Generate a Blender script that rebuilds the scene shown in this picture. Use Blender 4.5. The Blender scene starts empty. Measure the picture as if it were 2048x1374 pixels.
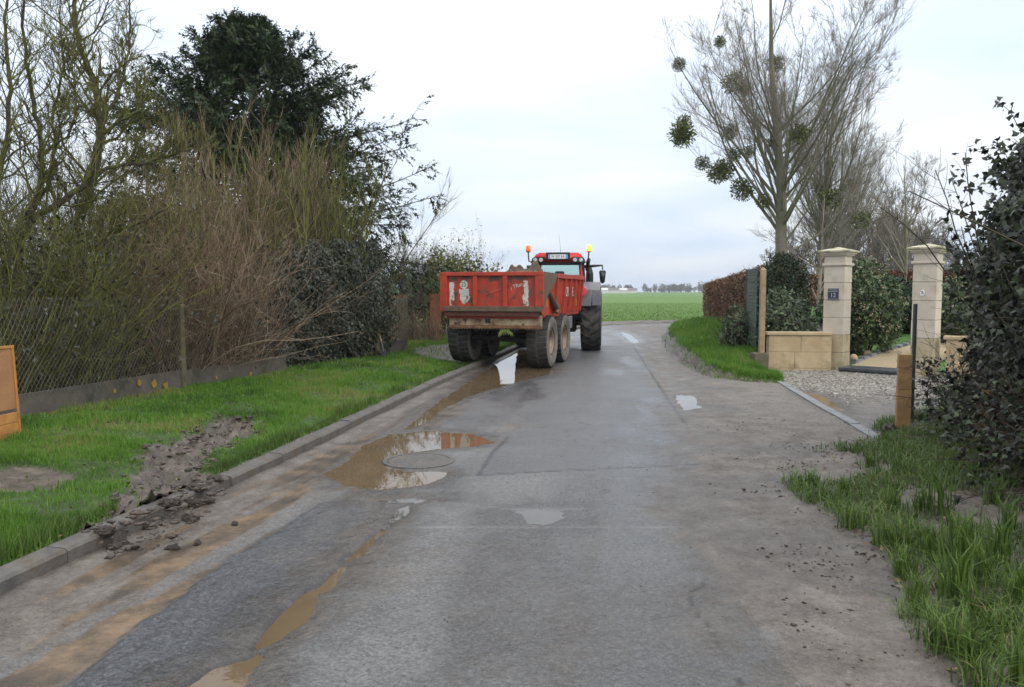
import bpy, bmesh, math, random
import numpy as np
from mathutils import Vector, Matrix

rng = np.random.default_rng(11)
random.seed(11)
SC = bpy.context.scene
COL = SC.collection
rad = math.radians

# ------------------------------------------------------------------ camera
F_PX, CAM_H = 1562.0, 1.75
PITCH = math.atan((687 - 582) / F_PX)
cam_d = bpy.data.cameras.new('camera')
cam_d.sensor_width = 23.6
cam_d.lens = 18.0
cam_d.clip_start = 0.1
cam_d.clip_end = 6000
cam = bpy.data.objects.new('camera', cam_d)
cam.location = (0, 0, CAM_H)
cam.rotation_euler = (math.pi / 2 - PITCH, 0, 0)
COL.objects.link(cam)
SC.camera = cam

# ------------------------------------------------------------------ sky
SUN_EL, SUN_AZ = rad(38), rad(140)          # azimuth clockwise from +Y (behind, to the right)
world = bpy.data.worlds.new('World')
SC.world = world
world.use_nodes = True
wt = world.node_tree
wt.nodes.clear()
def wn(t, **k):
    n = wt.nodes.new(t)
    for a, b in k.items():
        setattr(n, a, b)
    return n
def wmath(op, a, b=None):
    n = wn('ShaderNodeMath', operation=op)
    for i, v in enumerate((a, b)):
        if v is None:
            continue
        if isinstance(v, (int, float)):
            n.inputs[i].default_value = v
        else:
            wt.links.new(v, n.inputs[i])
    return n.outputs[0]
w_out = wn('ShaderNodeOutputWorld')
w_bg = wn('ShaderNodeBackground')
w_bg.inputs['Strength'].default_value = 0.1
w_sky = wn('ShaderNodeTexSky', sky_type='NISHITA')
w_sky.sun_disc = False
w_sky.sun_elevation = SUN_EL
w_sky.sun_rotation = SUN_AZ
w_sky.air_density = 1.0
w_sky.dust_density = 1.5
w_tc = wn('ShaderNodeTexCoord')
w_sep = wn('ShaderNodeSeparateXYZ')
wt.links.new(w_tc.outputs['Generated'], w_sep.inputs[0])
zc = wmath('MAXIMUM', w_sep.outputs['Z'], 0.0)
den = wmath('ADD', zc, 0.16)
w_cmb = wn('ShaderNodeCombineXYZ')
wt.links.new(wmath('DIVIDE', w_sep.outputs['X'], den), w_cmb.inputs[0])
wt.links.new(wmath('DIVIDE', w_sep.outputs['Y'], den), w_cmb.inputs[1])
w_noise = wn('ShaderNodeTexNoise')
w_noise.inputs['Scale'].default_value = 0.85
w_noise.inputs['Detail'].default_value = 5.0
w_noise.inputs['Roughness'].default_value = 0.48
w_noise.inputs['Distortion'].default_value = 0.3
wt.links.new(w_cmb.outputs[0], w_noise.inputs['Vector'])
# overcast: brighter towards the zenith; thinner, bluer veil where the noise is low
w_ramp = wn('ShaderNodeValToRGB')
w_ramp.color_ramp.elements[0].position = 0.36
w_ramp.color_ramp.elements[0].color = (0.66, 0.78, 0.96, 1)
w_ramp.color_ramp.elements[1].position = 0.66
w_ramp.color_ramp.elements[1].color = (0.925, 0.96, 1.0, 1)
nz = wmath('ADD', w_noise.outputs['Fac'], wmath('MULTIPLY', zc, 0.28))
wt.links.new(nz, w_ramp.inputs['Fac'])
bright = wmath('ADD', wmath('MULTIPLY', zc, 10.5), 8.6)
w_mul = wn('ShaderNodeMix', data_type='RGBA', blend_type='MULTIPLY')
w_mul.inputs[0].default_value = 1.0
w_cb = wn('ShaderNodeCombineColor')
for i in range(3):
    wt.links.new(bright, w_cb.inputs[i])
wt.links.new(w_ramp.outputs['Color'], w_mul.inputs[6])
wt.links.new(w_cb.outputs[0], w_mul.inputs[7])
w_mix = wn('ShaderNodeMix', data_type='RGBA')
w_mix.inputs[0].default_value = 0.88
wt.links.new(w_sky.outputs['Color'], w_mix.inputs[6])
wt.links.new(w_mul.outputs[2], w_mix.inputs[7])
wt.links.new(w_mix.outputs[2], w_bg.inputs['Color'])
wt.links.new(w_bg.outputs[0], w_out.inputs['Surface'])

sun_d = bpy.data.lights.new('sun', 'SUN')
sun_d.energy = 0.9
sun_d.angle = rad(25)
sun_d.color = (1.0, 0.96, 0.9)
sun = bpy.data.objects.new('sun', sun_d)
sun.rotation_euler = Vector((math.sin(SUN_AZ) * math.cos(SUN_EL), math.cos(SUN_AZ) * math.cos(SUN_EL), math.sin(SUN_EL))).to_track_quat('Z', 'Y').to_euler()
sun.location = (0, 0, 30)
COL.objects.link(sun)

SC.view_settings.view_transform = 'Standard'
SC.view_settings.look = 'None'
SC.view_settings.exposure = 0.27
SC.view_settings.gamma = 1.0
SC.view_settings.use_curve_mapping = False
SC.cycles.use_denoising = True
SC.cycles.max_bounces = 6
SC.cycles.transparent_max_bounces = 8

# ------------------------------------------------------------------ pixel -> place
def ray(px, py):
    u = -(py - 687) / F_PX
    return np.array([(px - 1024) / F_PX, math.cos(PITCH) + u * math.sin(PITCH), -math.sin(PITCH) + u * math.cos(PITCH)])
def G(px, py, z=0.0):
    d = ray(px, py)
    t = (z - CAM_H) / d[2]
    return (d[0] * t, d[1] * t)
def AT(px, py, Y):
    d = ray(px, py)
    t = Y / d[1]
    return np.array([d[0] * t, Y, CAM_H + d[2] * t])

# ------------------------------------------------------------------ noise
_perm = rng.random((256, 256))
def vnoise(x, y):
    xi = np.floor(x).astype(int); yi = np.floor(y).astype(int)
    xf = x - xi; yf = y - yi
    xf = xf * xf * (3 - 2 * xf); yf = yf * yf * (3 - 2 * yf)
    a = _perm[xi % 256, yi % 256]; b = _perm[(xi + 1) % 256, yi % 256]
    c = _perm[xi % 256, (yi + 1) % 256]; d = _perm[(xi + 1) % 256, (yi + 1) % 256]
    return (a * (1 - xf) + b * xf) * (1 - yf) + (c * (1 - xf) + d * xf) * yf
def fbm(x, y, oct=4, g=0.5):
    x = np.asarray(x, float); y = np.asarray(y, float)
    s = 0; a = 1; t = 0
    for i in range(oct):
        s = s + a * vnoise(x * 2 ** i + 17 * i, y * 2 ** i + 31 * i); t += a; a *= g
    return s / t
def sstep(a, b, x):
    t = np.clip((np.asarray(x, float) - a) / (b - a), 0, 1)
    return t * t * (3 - 2 * t)
def seg_dist(x, y, pts):
    """distance to a polyline"""
    best = np.full(np.shape(x), 1e9)
    for (ax, ay), (bx, by) in zip(pts[:-1], pts[1:]):
        dx, dy = bx - ax, by - ay
        t = np.clip(((x - ax) * dx + (y - ay) * dy) / (dx * dx + dy * dy + 1e-12), 0, 1)
        best = np.minimum(best, np.hypot(x - ax - t * dx, y - ay - t * dy))
    return best
def poly_sd(x, y, pts):
    """signed distance to a closed polygon, negative inside"""
    x = np.asarray(x, float); y = np.asarray(y, float)
    ins = np.zeros(x.shape, bool)
    n = len(pts)
    for i in range(n):
        ax, ay = pts[i]; bx, by = pts[(i + 1) % n]
        c = ((ay > y) != (by > y)) & (x < (bx - ax) * (y - ay) / (by - ay + 1e-12) + ax)
        ins ^= c
    d = seg_dist(x, y, list(pts) + [pts[0]])
    return np.where(ins, -d, d)

# ------------------------------------------------------------------ object helpers
def link(o, parent=None):
    COL.objects.link(o)
    if parent is not None:
        o.parent = parent
    return o
def tag(o, label=None, cat=None, group=None, kind=None):
    if label: o['label'] = label
    if cat: o['category'] = cat
    if group: o['group'] = group
    if kind: o['kind'] = kind
    return o
def empty(name, loc=(0, 0, 0), rz=0.0):
    o = bpy.data.objects.new(name, None)
    o.empty_display_size = 0.2
    o.location = loc
    o.rotation_euler = (0, 0, rz)
    return link(o)
def np_obj(name, V, Fc, mat=None, parent=None, attrs=None, smooth=False):
    """V (n,3), Fc (m,k) arrays -> mesh object. attrs: {name: (n,) or (n,4)} on points"""
    V = np.ascontiguousarray(V, np.float32); Fc = np.ascontiguousarray(Fc, np.int32)
    me = bpy.data.meshes.new(name)
    me.vertices.add(len(V)); me.vertices.foreach_set('co', V.ravel())
    m, k = Fc.shape
    me.loops.add(m * k); me.loops.foreach_set('vertex_index', Fc.ravel())
    me.polygons.add(m)
    me.polygons.foreach_set('loop_start', np.arange(0, m * k, k, dtype=np.int32))
    try:
        me.polygons.foreach_set('loop_total', np.full(m, k, np.int32))
    except Exception:
        pass
    if smooth:
        me.polygons.foreach_set('use_smooth', np.ones(m, bool))
    for an, av in (attrs or {}).items():
        av = np.ascontiguousarray(av, np.float32)
        if av.ndim == 1:
            a = me.attributes.new(an, 'FLOAT', 'POINT'); a.data.foreach_set('value', av)
        else:
            a = me.attributes.new(an, 'FLOAT_COLOR', 'POINT'); a.data.foreach_set('color', av.ravel())
    me.update(calc_edges=True)
    me.validate()
    if mat: me.materials.append(mat)
    return link(bpy.data.objects.new(name, me), parent)
class MB:
    """collects simple shapes into one mesh"""
    def __init__(s):
        s.bm = bmesh.new()
    def box(s, x0, x1, y0, y1, z0, z1, bev=0.0, M=None):
        r = bmesh.ops.create_cube(s.bm, size=1.0)
        vs = r['verts']
        for v in vs:
            v.co = Vector((x0 + (v.co.x + .5) * (x1 - x0), y0 + (v.co.y + .5) * (y1 - y0), z0 + (v.co.z + .5) * (z1 - z0)))
        if M is not None:
            bmesh.ops.transform(s.bm, matrix=M, verts=vs)
        if bev > 0:
            es = list({e for v in vs for e in v.link_edges})
            bmesh.ops.bevel(s.bm, geom=es, offset=bev, segments=2, affect='EDGES', profile=0.6)
        return s
    def hexa(s, pts, bev=0.0):
        """8 points: bottom ring 4, top ring 4"""
        v = [s.bm.verts.new(p) for p in pts]
        fs = [(3, 2, 1, 0), (4, 5, 6, 7), (0, 1, 5, 4), (1, 2, 6, 5), (2, 3, 7, 6), (3, 0, 4, 7)]
        for f in fs:
            s.bm.faces.new([v[i] for i in f])
        if bev > 0:
            bmesh.ops.bevel(s.bm, geom=list({e for q in v for e in q.link_edges}), offset=bev, segments=2, affect='EDGES')
        return s
    def prism(s, outline, axis, a, b):
        """extrude a 2-D outline along axis from a to b"""
        def P(u, v, w):
            return {'x': (w, u, v), 'y': (u, w, v), 'z': (u, v, w)}[axis]
        lo = [s.bm.verts.new(P(u, v, a)) for u, v in outline]
        hi = [s.bm.verts.new(P(u, v, b)) for u, v in outline]
        n = len(outline)
        s.bm.faces.new(lo[::-1]); s.bm.faces.new(hi)
        for i in range(n):
            j = (i + 1) % n
            s.bm.faces.new((lo[i], lo[j], hi[j], hi[i]))
        return s
    def tube(s, pts, r, k=8, cap=True):
        pts = [Vector(p) for p in pts]
        rs = r if isinstance(r, (list, tuple)) else [r] * len(pts)
        rings = []
        for i, p in enumerate(pts):
            d = (pts[min(i + 1, len(pts) - 1)] - pts[max(i - 1, 0)]).normalized()
            ref = Vector((0, 0, 1)) if abs(d.z) < 0.9 else Vector((1, 0, 0))
            a = d.cross(ref).normalized(); b = d.cross(a)
            rings.append([s.bm.verts.new(p + (a * math.cos(2 * math.pi * j / k) + b * math.sin(2 * math.pi * j / k)) * rs[i]) for j in range(k)])
        for A, B in zip(rings[:-1], rings[1:]):
            for j in range(k):
                s.bm.faces.new((A[j], A[(j + 1) % k], B[(j + 1) % k], B[j]))
        if cap:
            s.bm.faces.new(rings[0][::-1]); s.bm.faces.new(rings[-1])
        return s
    def lathe(s, prof, k=32, axis='x', c=(0, 0, 0)):
        """prof: (r, t) pairs along axis"""
        rings = []
        for r, t in prof:
            ring = []
            for j in range(k):
                a = 2 * math.pi * j / k
                u, v = r * math.cos(a), r * math.sin(a)
                p = {'x': (t, u, v), 'y': (u, t, v), 'z': (u, v, t)}[axis]
                ring.append(s.bm.verts.new((p[0] + c[0], p[1] + c[1], p[2] + c[2])))
            rings.append(ring)
        for A, B in zip(rings[:-1], rings[1:]):
            for j in range(k):
                s.bm.faces.new((A[j], A[(j + 1) % k], B[(j + 1) % k], B[j]))
        s.bm.faces.new(rings[0][::-1]); s.bm.faces.new(rings[-1])
        return s
    def build(s, name, mat=None, parent=None, smooth=False):
        bmesh.ops.recalc_face_normals(s.bm, faces=s.bm.faces[:])
        me = bpy.data.meshes.new(name)
        s.bm.to_mesh(me); s.bm.free()
        if mat: me.materials.append(mat)
        if smooth:
            for p in me.polygons: p.use_smooth = True
        return link(bpy.data.objects.new(name, me), parent)
def text_obj(name, body, size, mat, parent, M, font_scale=(1, 1), extrude=0.002):
    cu = bpy.data.curves.new(name + '_curve', 'FONT')
    cu.body = body; cu.size = size; cu.align_x = 'CENTER'; cu.align_y = 'CENTER'; cu.extrude = extrude
    to = bpy.data.objects.new(name + '_tmp', cu)
    COL.objects.link(to)
    dg = bpy.context.evaluated_depsgraph_get()
    me = bpy.data.meshes.new_from_object(to.evaluated_get(dg))
    bpy.data.objects.remove(to)
    bpy.data.curves.remove(cu)
    me.name = name
    me.transform(Matrix.Diagonal((font_scale[0], font_scale[1], 1, 1)))
    me.transform(M)
    me.materials.clear(); me.materials.append(mat)
    return link(bpy.data.objects.new(name, me), parent)

# ------------------------------------------------------------------ materials
def newmat(name):
    m = bpy.data.materials.new(name); m.use_nodes = True
    nt = m.node_tree
    b = nt.nodes['Principled BSDF']
    return m, nt, b
def N(nt, t, **k):
    n = nt.nodes.new(t)
    for a, v in k.items(): setattr(n, a, v)
    return n
def L(nt, a, b): nt.links.new(a, b)
def ramp(nt, fac, stops):
    r = N(nt, 'ShaderNodeValToRGB')
    e = r.color_ramp.elements
    while len(e) > 1: e.remove(e[-1])
    e[0].position = stops[0][0]; e[0].color = (*stops[0][1], 1)
    for p, c in stops[1:]:
        q = e.new(p); q.color = (*c, 1)
    L(nt, fac, r.inputs['Fac'])
    return r.outputs['Color']
def noise(nt, scale, detail=4, rough=0.55, vec=None, dist=0.0):
    n = N(nt, 'ShaderNodeTexNoise')
    n.inputs['Scale'].default_value = scale; n.inputs['Detail'].default_value = detail
    n.inputs['Roughness'].default_value = rough; n.inputs['Distortion'].default_value = dist
    if vec is None:
        tc = N(nt, 'ShaderNodeTexCoord'); vec = tc.outputs['Object']
    L(nt, vec, n.inputs['Vector'])
    return n.outputs['Fac']
def mathn(nt, op, a, b=None, clamp=False):
    n = N(nt, 'ShaderNodeMath', operation=op); n.use_clamp = clamp
    for i, v in enumerate((a, b)):
        if v is None: continue
        if isinstance(v, (int, float)): n.inputs[i].default_value = v
        else: L(nt, v, n.inputs[i])
    return n.outputs[0]
def mixc(nt, fac, a, b):
    n = N(nt, 'ShaderNodeMix', data_type='RGBA')
    for i, v in ((0, fac), (6, a), (7, b)):
        if isinstance(v, (int, float)): n.inputs[i].default_value = v
        elif isinstance(v, tuple): n.inputs[i].default_value = (*v, 1)
        else: L(nt, v, n.inputs[i])
    return n.outputs[2]
def bump(nt, b, h, strength=0.4, dist=0.01):
    n = N(nt, 'ShaderNodeBump')
    n.inputs['Strength'].default_value = strength; n.inputs['Distance'].default_value = dist
    L(nt, h, n.inputs['Height']); L(nt, n.outputs[0], b.inputs['Normal'])
    return n
def mat_plain(name, c1, c2=None, scale=8, rough=0.6, bumpk=0.0, bscale=40, metal=0.0, spec=0.5, lo=0.35, hi=0.65, detail=5, wear=None):
    """two-colour noise material; wear = (colour, scale, threshold, width) worn spots on top"""
    m, nt, b = newmat(name)
    b.inputs['Roughness'].default_value = rough
    b.inputs['Metallic'].default_value = metal
    b.inputs['Specular IOR Level'].default_value = spec
    if c2 is None:
        c2 = tuple(v * 0.75 for v in c1)
    f = noise(nt, scale, detail)
    col = ramp(nt, f, [(lo, c2), (hi, c1)])
    if wear:
        wc, ws, wth, ww = wear
        col = mixc(nt, mathn(nt, 'MULTIPLY', mathn(nt, 'SUBTRACT', noise(nt, ws, 6, 0.65), wth), 1 / ww, True), col, wc)
    L(nt, col, b.inputs['Base Color'])
    if bumpk:
        bump(nt, b, noise(nt, bscale, 4), bumpk, 0.02)
    return m
def mat_leaf(name, stops, rough=0.5, spec=0.4, trans=0.0):
    """colour picked per leaf from the 'rnd' attribute"""
    m, nt, b = newmat(name)
    a = N(nt, 'ShaderNodeAttribute'); a.attribute_name = 'rnd'
    L(nt, ramp(nt, a.outputs['Fac'], stops), b.inputs['Base Color'])
    b.inputs['Roughness'].default_value = rough
    b.inputs['Specular IOR Level'].default_value = spec
    if trans:
        tr = N(nt, 'ShaderNodeBsdfTranslucent'); mx = N(nt, 'ShaderNodeMixShader'); mx.inputs[0].default_value = trans
        L(nt, ramp(nt, a.outputs['Fac'], stops), tr.inputs['Color'])
        L(nt, b.outputs[0], mx.inputs[1]); L(nt, tr.outputs[0], mx.inputs[2])
        L(nt, mx.outputs[0], nt.nodes['Material Output'].inputs['Surface'])
    return m

# ------------------------------------------------------------------ growth helpers (vectorised)
def unit(v):
    return v / (np.linalg.norm(v, axis=-1, keepdims=True) + 1e-9)
def grow(P, D, Ln, R, m=5, wander=0.15, trop=(0, 0, 0), taper=0.3, curl=None):
    """N curved stems with m segments. returns pts (N,m+1,3), rad (N,m+1)"""
    P = np.asarray(P, float); D = unit(np.asarray(D, float))
    n = len(P)
    Ln = np.broadcast_to(np.asarray(Ln, float), (n,)); R = np.broadcast_to(np.asarray(R, float), (n,))
    pts = np.zeros((n, m + 1, 3)); pts[:, 0] = P
    trop = np.asarray(trop, float)
    for i in range(m):
        D = unit(D + rng.normal(0, wander, (n, 3)) + trop / m)
        pts[:, i + 1] = pts[:, i] + D * (Ln / m)[:, None]
    t = np.linspace(0, 1, m + 1)
    return pts, R[:, None] * (1 - (1 - taper) * t)[None, :]
def sprout(pts, rd, n, t0=0.2, t1=1.0, ang=(0.5, 0.15), lr=(0.4, 0.15), rr=0.55, plen=None, up=None):
    """n children per parent. returns P, D, L, R"""
    Np, m1, _ = pts.shape; m = m1 - 1
    idx = np.repeat(np.arange(Np), n)
    t = rng.uniform(t0, t1, len(idx)) * m
    i = np.minimum(t.astype(int), m - 1); f = t - i
    P = pts[idx, i] * (1 - f)[:, None] + pts[idx, i + 1] * f[:, None]
    T = unit(pts[idx, i + 1] - pts[idx, i])
    r = rd[idx, i] * (1 - f) + rd[idx, i + 1] * f
    A = unit(np.cross(T, rng.normal(0, 1, T.shape)))
    a = rng.normal(ang[0], ang[1], len(idx))
    D = T * np.cos(a)[:, None] + A * np.sin(a)[:, None]
    if up is not None:
        D = unit(D + np.asarray(up))
    if plen is None:
        plen = np.linalg.norm(np.diff(pts, axis=1), axis=2).sum(1)
    tn = t / m
    Ln = plen[idx] * np.clip(rng.normal(lr[0], lr[1], len(idx)), 0.08, 2) * (1.15 - 0.6 * tn)
    return P, D, Ln, r * rr
def stems(sets, sides=3):
    """list of (pts, rad) -> V, F quads"""
    Vs, Fs, off = [], [], 0
    for pts, rd in sets:
        n, m1, _ = pts.shape
        T = np.zeros_like(pts)
        T[:, 1:-1] = pts[:, 2:] - pts[:, :-2]; T[:, 0] = pts[:, 1] - pts[:, 0]; T[:, -1] = pts[:, -1] - pts[:, -2]
        T = unit(T)
        ref = np.where(np.abs(T[:, :1, 2:3]) > 0.85, np.array([1., .3, 0]), np.array([0., 0, 1.]))
        A = unit(np.cross(T, np.broadcast_to(ref, T.shape))); B = np.cross(T, A)
        k = sides
        an = np.arange(k) * 2 * math.pi / k
        V = pts[:, :, None, :] + rd[:, :, None, None] * (A[:, :, None, :] * np.cos(an)[None, None, :, None] + B[:, :, None, :] * np.sin(an)[None, None, :, None])
        base = off + (np.arange(n)[:, None, None] * m1 + np.arange(m1 - 1)[None, :, None]) * k
        j = np.arange(k)[None, None, :]; j2 = (np.arange(k) + 1)[None, None, :] % k
        Fq = np.stack([base + j, base + j2, base + k + j2, base + k + j], -1).reshape(-1, 4)
        Vs.append(V.reshape(-1, 3)); Fs.append(Fq); off += n * m1 * k
    return np.concatenate(Vs), np.concatenate(Fs)
def leaves(C, Dr, Nn, size, template, tris, rnd=None):
    """leaf cards: template (k,3) with y along Dr, z along normal"""
    C = np.asarray(C, float); n = len(C); k = len(template)
    Y = unit(np.asarray(Dr, float)); X = unit(np.cross(Y, np.asarray(Nn, float) + 1e-4)); Z = np.cross(X, Y)
    size = np.broadcast_to(np.asarray(size, float), (n,))
    T = np.asarray(template, float)
    V = C[:, None, :] + size[:, None, None] * (T[None, :, 0:1] * X[:, None, :] + T[None, :, 1:2] * Y[:, None, :] + T[None, :, 2:3] * Z[:, None, :])
    Fc = (np.arange(n)[:, None, None] * k + np.asarray(tris)[None]).reshape(-1, 3)
    if rnd is None: rnd = rng.random(n)
    return V.reshape(-1, 3), Fc, np.repeat(rnd, k)
T_OVAL = ([(0, 0, 0), (-.26, .4, .05), (0, 1, -.06), (.26, .4, .05)], [(0, 1, 2), (0, 2, 3)])
T_IVY = ([(0, 0, 0), (-.50, .22, -.04), (-.22, .50, .05), (0, 1, -.07), (.22, .50, .05), (.50, .22, -.04)], [(0, 1, 2), (0, 2, 4), (2, 3, 4), (0, 4, 5)])
def _sprig():                                   # a twig end with two pairs of needle fans
    v = [(-.05, 0, 0), (.05, 0, 0), (0, 1.1, .02), (-.02, .12, 0), (-.24, .50, -.05), (-.015, .42, 0), (.02, .12, 0), (.24, .50, -.05), (.015, .42, 0),
         (-.015, .48, 0), (-.17, .86, -.04), (-.01, .74, 0), (.015, .48, 0), (.17, .86, -.04), (.01, .74, 0)]
    return v, [(0, 1, 2), (3, 5, 4), (6, 7, 8), (9, 11, 10), (12, 13, 14)]
T_SPRIG = _sprig()
def blades(P, Lh, W, lean, rnd=None, az=None, bend=True):
    """grass blades: P (n,3) -> V, tris, rnd; bent blades have three faces, plain ones a single face"""
    n = len(P)
    Lh = np.broadcast_to(Lh, (n,)); W = np.broadcast_to(W, (n,)); lean = np.broadcast_to(lean, (n,))
    if az is None: az = rng.uniform(0, 2 * math.pi, n)
    d = np.stack([np.cos(az), np.sin(az), np.zeros(n)], 1)
    az2 = az + rng.uniform(0.6, 2.5, n)
    s = np.stack([np.cos(az2), np.sin(az2), np.zeros(n)], 1)
    up = np.array([0, 0, 1.0])
    if rnd is None: rnd = rng.random(n)
    if bend:
        V = np.zeros((n, 5, 3))
        V[:, 0] = P - s * (W / 2)[:, None]; V[:, 1] = P + s * (W / 2)[:, None]
        mid = P + up * (Lh * 0.58)[:, None] + d * (lean * Lh * 0.28)[:, None]
        V[:, 2] = mid - s * (W * 0.4)[:, None]; V[:, 3] = mid + s * (W * 0.4)[:, None]
        V[:, 4] = P + up * (Lh * (1 - 0.35 * lean))[:, None] + d * (lean * Lh)[:, None]
        Fc = (np.arange(n)[:, None, None] * 5 + np.array([(0, 1, 3), (0, 3, 2), (2, 3, 4)])[None]).reshape(-1, 3)
        return V.reshape(-1, 3), Fc, np.repeat(rnd, 5)
    V = np.zeros((n, 3, 3))
    V[:, 0] = P - s * (W * .65)[:, None]; V[:, 1] = P + s * (W * .65)[:, None]
    V[:, 2] = P + up * (Lh * (1 - 0.35 * lean))[:, None] + d * (lean * Lh * .8)[:, None]
    return V.reshape(-1, 3), np.arange(n * 3).reshape(-1, 3), np.repeat(rnd, 3)
def join_np(parts):
    Vs, Fs, Rs, off = [], [], [], 0
    for V, Fc, R in parts:
        Vs.append(V); Fs.append(Fc + off); Rs.append(R); off += len(V)
    return np.concatenate(Vs), np.concatenate(Fs), np.concatenate(Rs)

# ================================================================== GROUND
# paired left (kerb foot) / right (asphalt edge) points of the road, metres
ROAD = np.array([
 (-4.6, -5, 2.1, -5), (-3.7, 0, 1.5, 0), (-3.28, 2, 1.35, 2), (-2.93, 4.3, 1.3, 4.3), (-2.55, 6.61, 1.62, 6.61),
 (-2.32, 7.89, 1.86, 7.89), (-1.5, 13.41, 2.75, 13.41), (-.59, 18.7, 3.4, 18.7), (.24, 23.8, 4.1, 23.8), (1.0, 28, 4.9, 28),
 (1.9, 32, 5.9, 32), (3.1, 36, 7.3, 35.0), (4.7, 39.4, 9.4, 37.0), (7.6, 41.8, 12.2, 38.2), (11.2, 43.2, 15.5, 38.9), (17, 44.2, 20, 39.4), (30, 45, 32, 40.2), (60, 46.5, 60, 41.5)])
def catmull(C, n):
    C = np.vstack([2 * C[0] - C[1], C, 2 * C[-1] - C[-2]])
    out = []
    for i in range(1, len(C) - 2):
        t = np.linspace(0, 1, n, endpoint=False)[:, None]
        p0, p1, p2, p3 = C[i - 1], C[i], C[i + 1], C[i + 2]
        out.append(0.5 * (2 * p1 + (p2 - p0) * t + (2 * p0 - 5 * p1 + 4 * p2 - p3) * t ** 2 + (3 * p1 - p0 - 3 * p2 + p3) * t ** 3))
    out.append(C[-2:-1])
    return np.vstack(out)
RT = catmull(ROAD, 60)
_mid = (RT[:, :2] + RT[:, 2:]) / 2
RS = np.concatenate([[0], np.cumsum(np.hypot(*np.diff(_mid, axis=0).T))])
_lk = RT[:, 1] <= 36.5
def kerbX(y): return np.interp(y, RT[_lk, 1], RT[_lk, 0])
_rk = RT[:, 3] <= 31
def roadR(y): return np.interp(y, RT[_rk, 3], RT[_rk, 2])

def pxpoly(pts, z=0.0): return [G(x, y, z) for x, y in pts]
PUDDLES = {
 'main': (pxpoly([(652, 948), (690, 930), (730, 892), (785, 868), (850, 862), (930, 868), (988, 884), (940, 892), (870, 897), (800, 906), (768, 918), (764, 936), (810, 944), (892, 944), (850, 968), (760, 979), (690, 968)]), 'muddy'),
 'gutter': (pxpoly([(815, 858), (868, 812), (920, 778), (960, 750), (1005, 720), (1038, 702), (1060, 704), (1075, 716), (1110, 742), (1085, 750), (1010, 770), (940, 790), (880, 818), (850, 846)]), 'muddy'),
 'joint': (pxpoly([(1040, 1024), (1075, 1019), (1112, 1022), (1122, 1035), (1100, 1046), (1062, 1044)]), 'clear'),
 'edge_a': (pxpoly([(330, 1420), (378, 1374), (430, 1334), (503, 1318), (490, 1346), (470, 1374), (440, 1430)]), 'muddy'),
 'edge_b': (pxpoly([(513, 1290), (560, 1230), (608, 1186), (646, 1171), (628, 1206), (600, 1242), (545, 1278)]), 'muddy'),
 'edge_c': (pxpoly([(772, 1046), (796, 1014), (815, 1009), (806, 1028), (786, 1046)]), 'clear'),
 'edge_d': (pxpoly([(735, 1000), (800, 995), (862, 999), (820, 1006), (760, 1006)]), 'clear'),
 'edge_e': (pxpoly([(636, 1182), (672, 1138), (720, 1092), (772, 1046), (782, 1046), (730, 1098), (682, 1144), (650, 1182)]), 'muddy'),
 'verge': (pxpoly([(1350, 789), (1384, 789), (1400, 814), (1368, 820)]), 'clear'),
 'bend': (pxpoly([(1240, 662), (1262, 670), (1280, 684), (1268, 686), (1250, 674)]), 'clear'),
}
DRIVE_PUDDLE = pxpoly([(1590, 780), (1645, 790), (1690, 818), (1682, 828), (1640, 812), (1610, 796)])
def puddle_sd(x, y):
    d = np.full(np.shape(x), 1e9)
    for p, _ in PUDDLES.values():
        d = np.minimum(d, poly_sd(x, y, p))
    return d
PATCH = pxpoly([(100, 1420), (140, 1374), (250, 1270), (400, 1165), (470, 1110), (560, 1062), (600, 1035), (640, 1008), (735, 1003), (838, 1001), (795, 1018), (770, 1052), (700, 1110), (645, 1168), (600, 1190), (520, 1270), (495, 1318), (430, 1335), (375, 1374), (340, 1420)])
NEWTAR = pxpoly([(960, 950), (1180, 940), (1395, 929), (1385, 870), (1340, 780), (1270, 690), (1100, 690), (1060, 740), (900, 830), (860, 862), (1005, 878)])
MAN_C = G(838, 922); MAN_R = 0.345
LINES_D = [pxpoly([(958, 951), (1100, 943), (1250, 936), (1400, 929)]), pxpoly([(958, 951), (985, 905), (1018, 874)]), pxpoly([(860, 862), (1018, 876)]),
           pxpoly([(1265, 690), (1330, 790), (1380, 860)])]
LINES_L = [pxpoly([(850, 1000), (1000, 1018), (1200, 1020), (1420, 1019)]), pxpoly([(700, 1052), (900, 1056), (1150, 1054), (1440, 1056)])]
RUT = pxpoly([(180, 1065), (235, 985), (290, 905), (390, 872), (430, 838), (520, 846), (500, 872), (425, 905), (412, 950), (440, 985), (330, 1075), (240, 1105)], 0.12)
BARE = pxpoly([(-40, 950), (30, 934), (110, 932), (150, 945), (90, 968), (0, 975), (-50, 970)], 0.17)
BARE2 = pxpoly([(820, 700), (900, 690), (960, 700), (930, 716), (850, 716)], 0.15)

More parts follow.
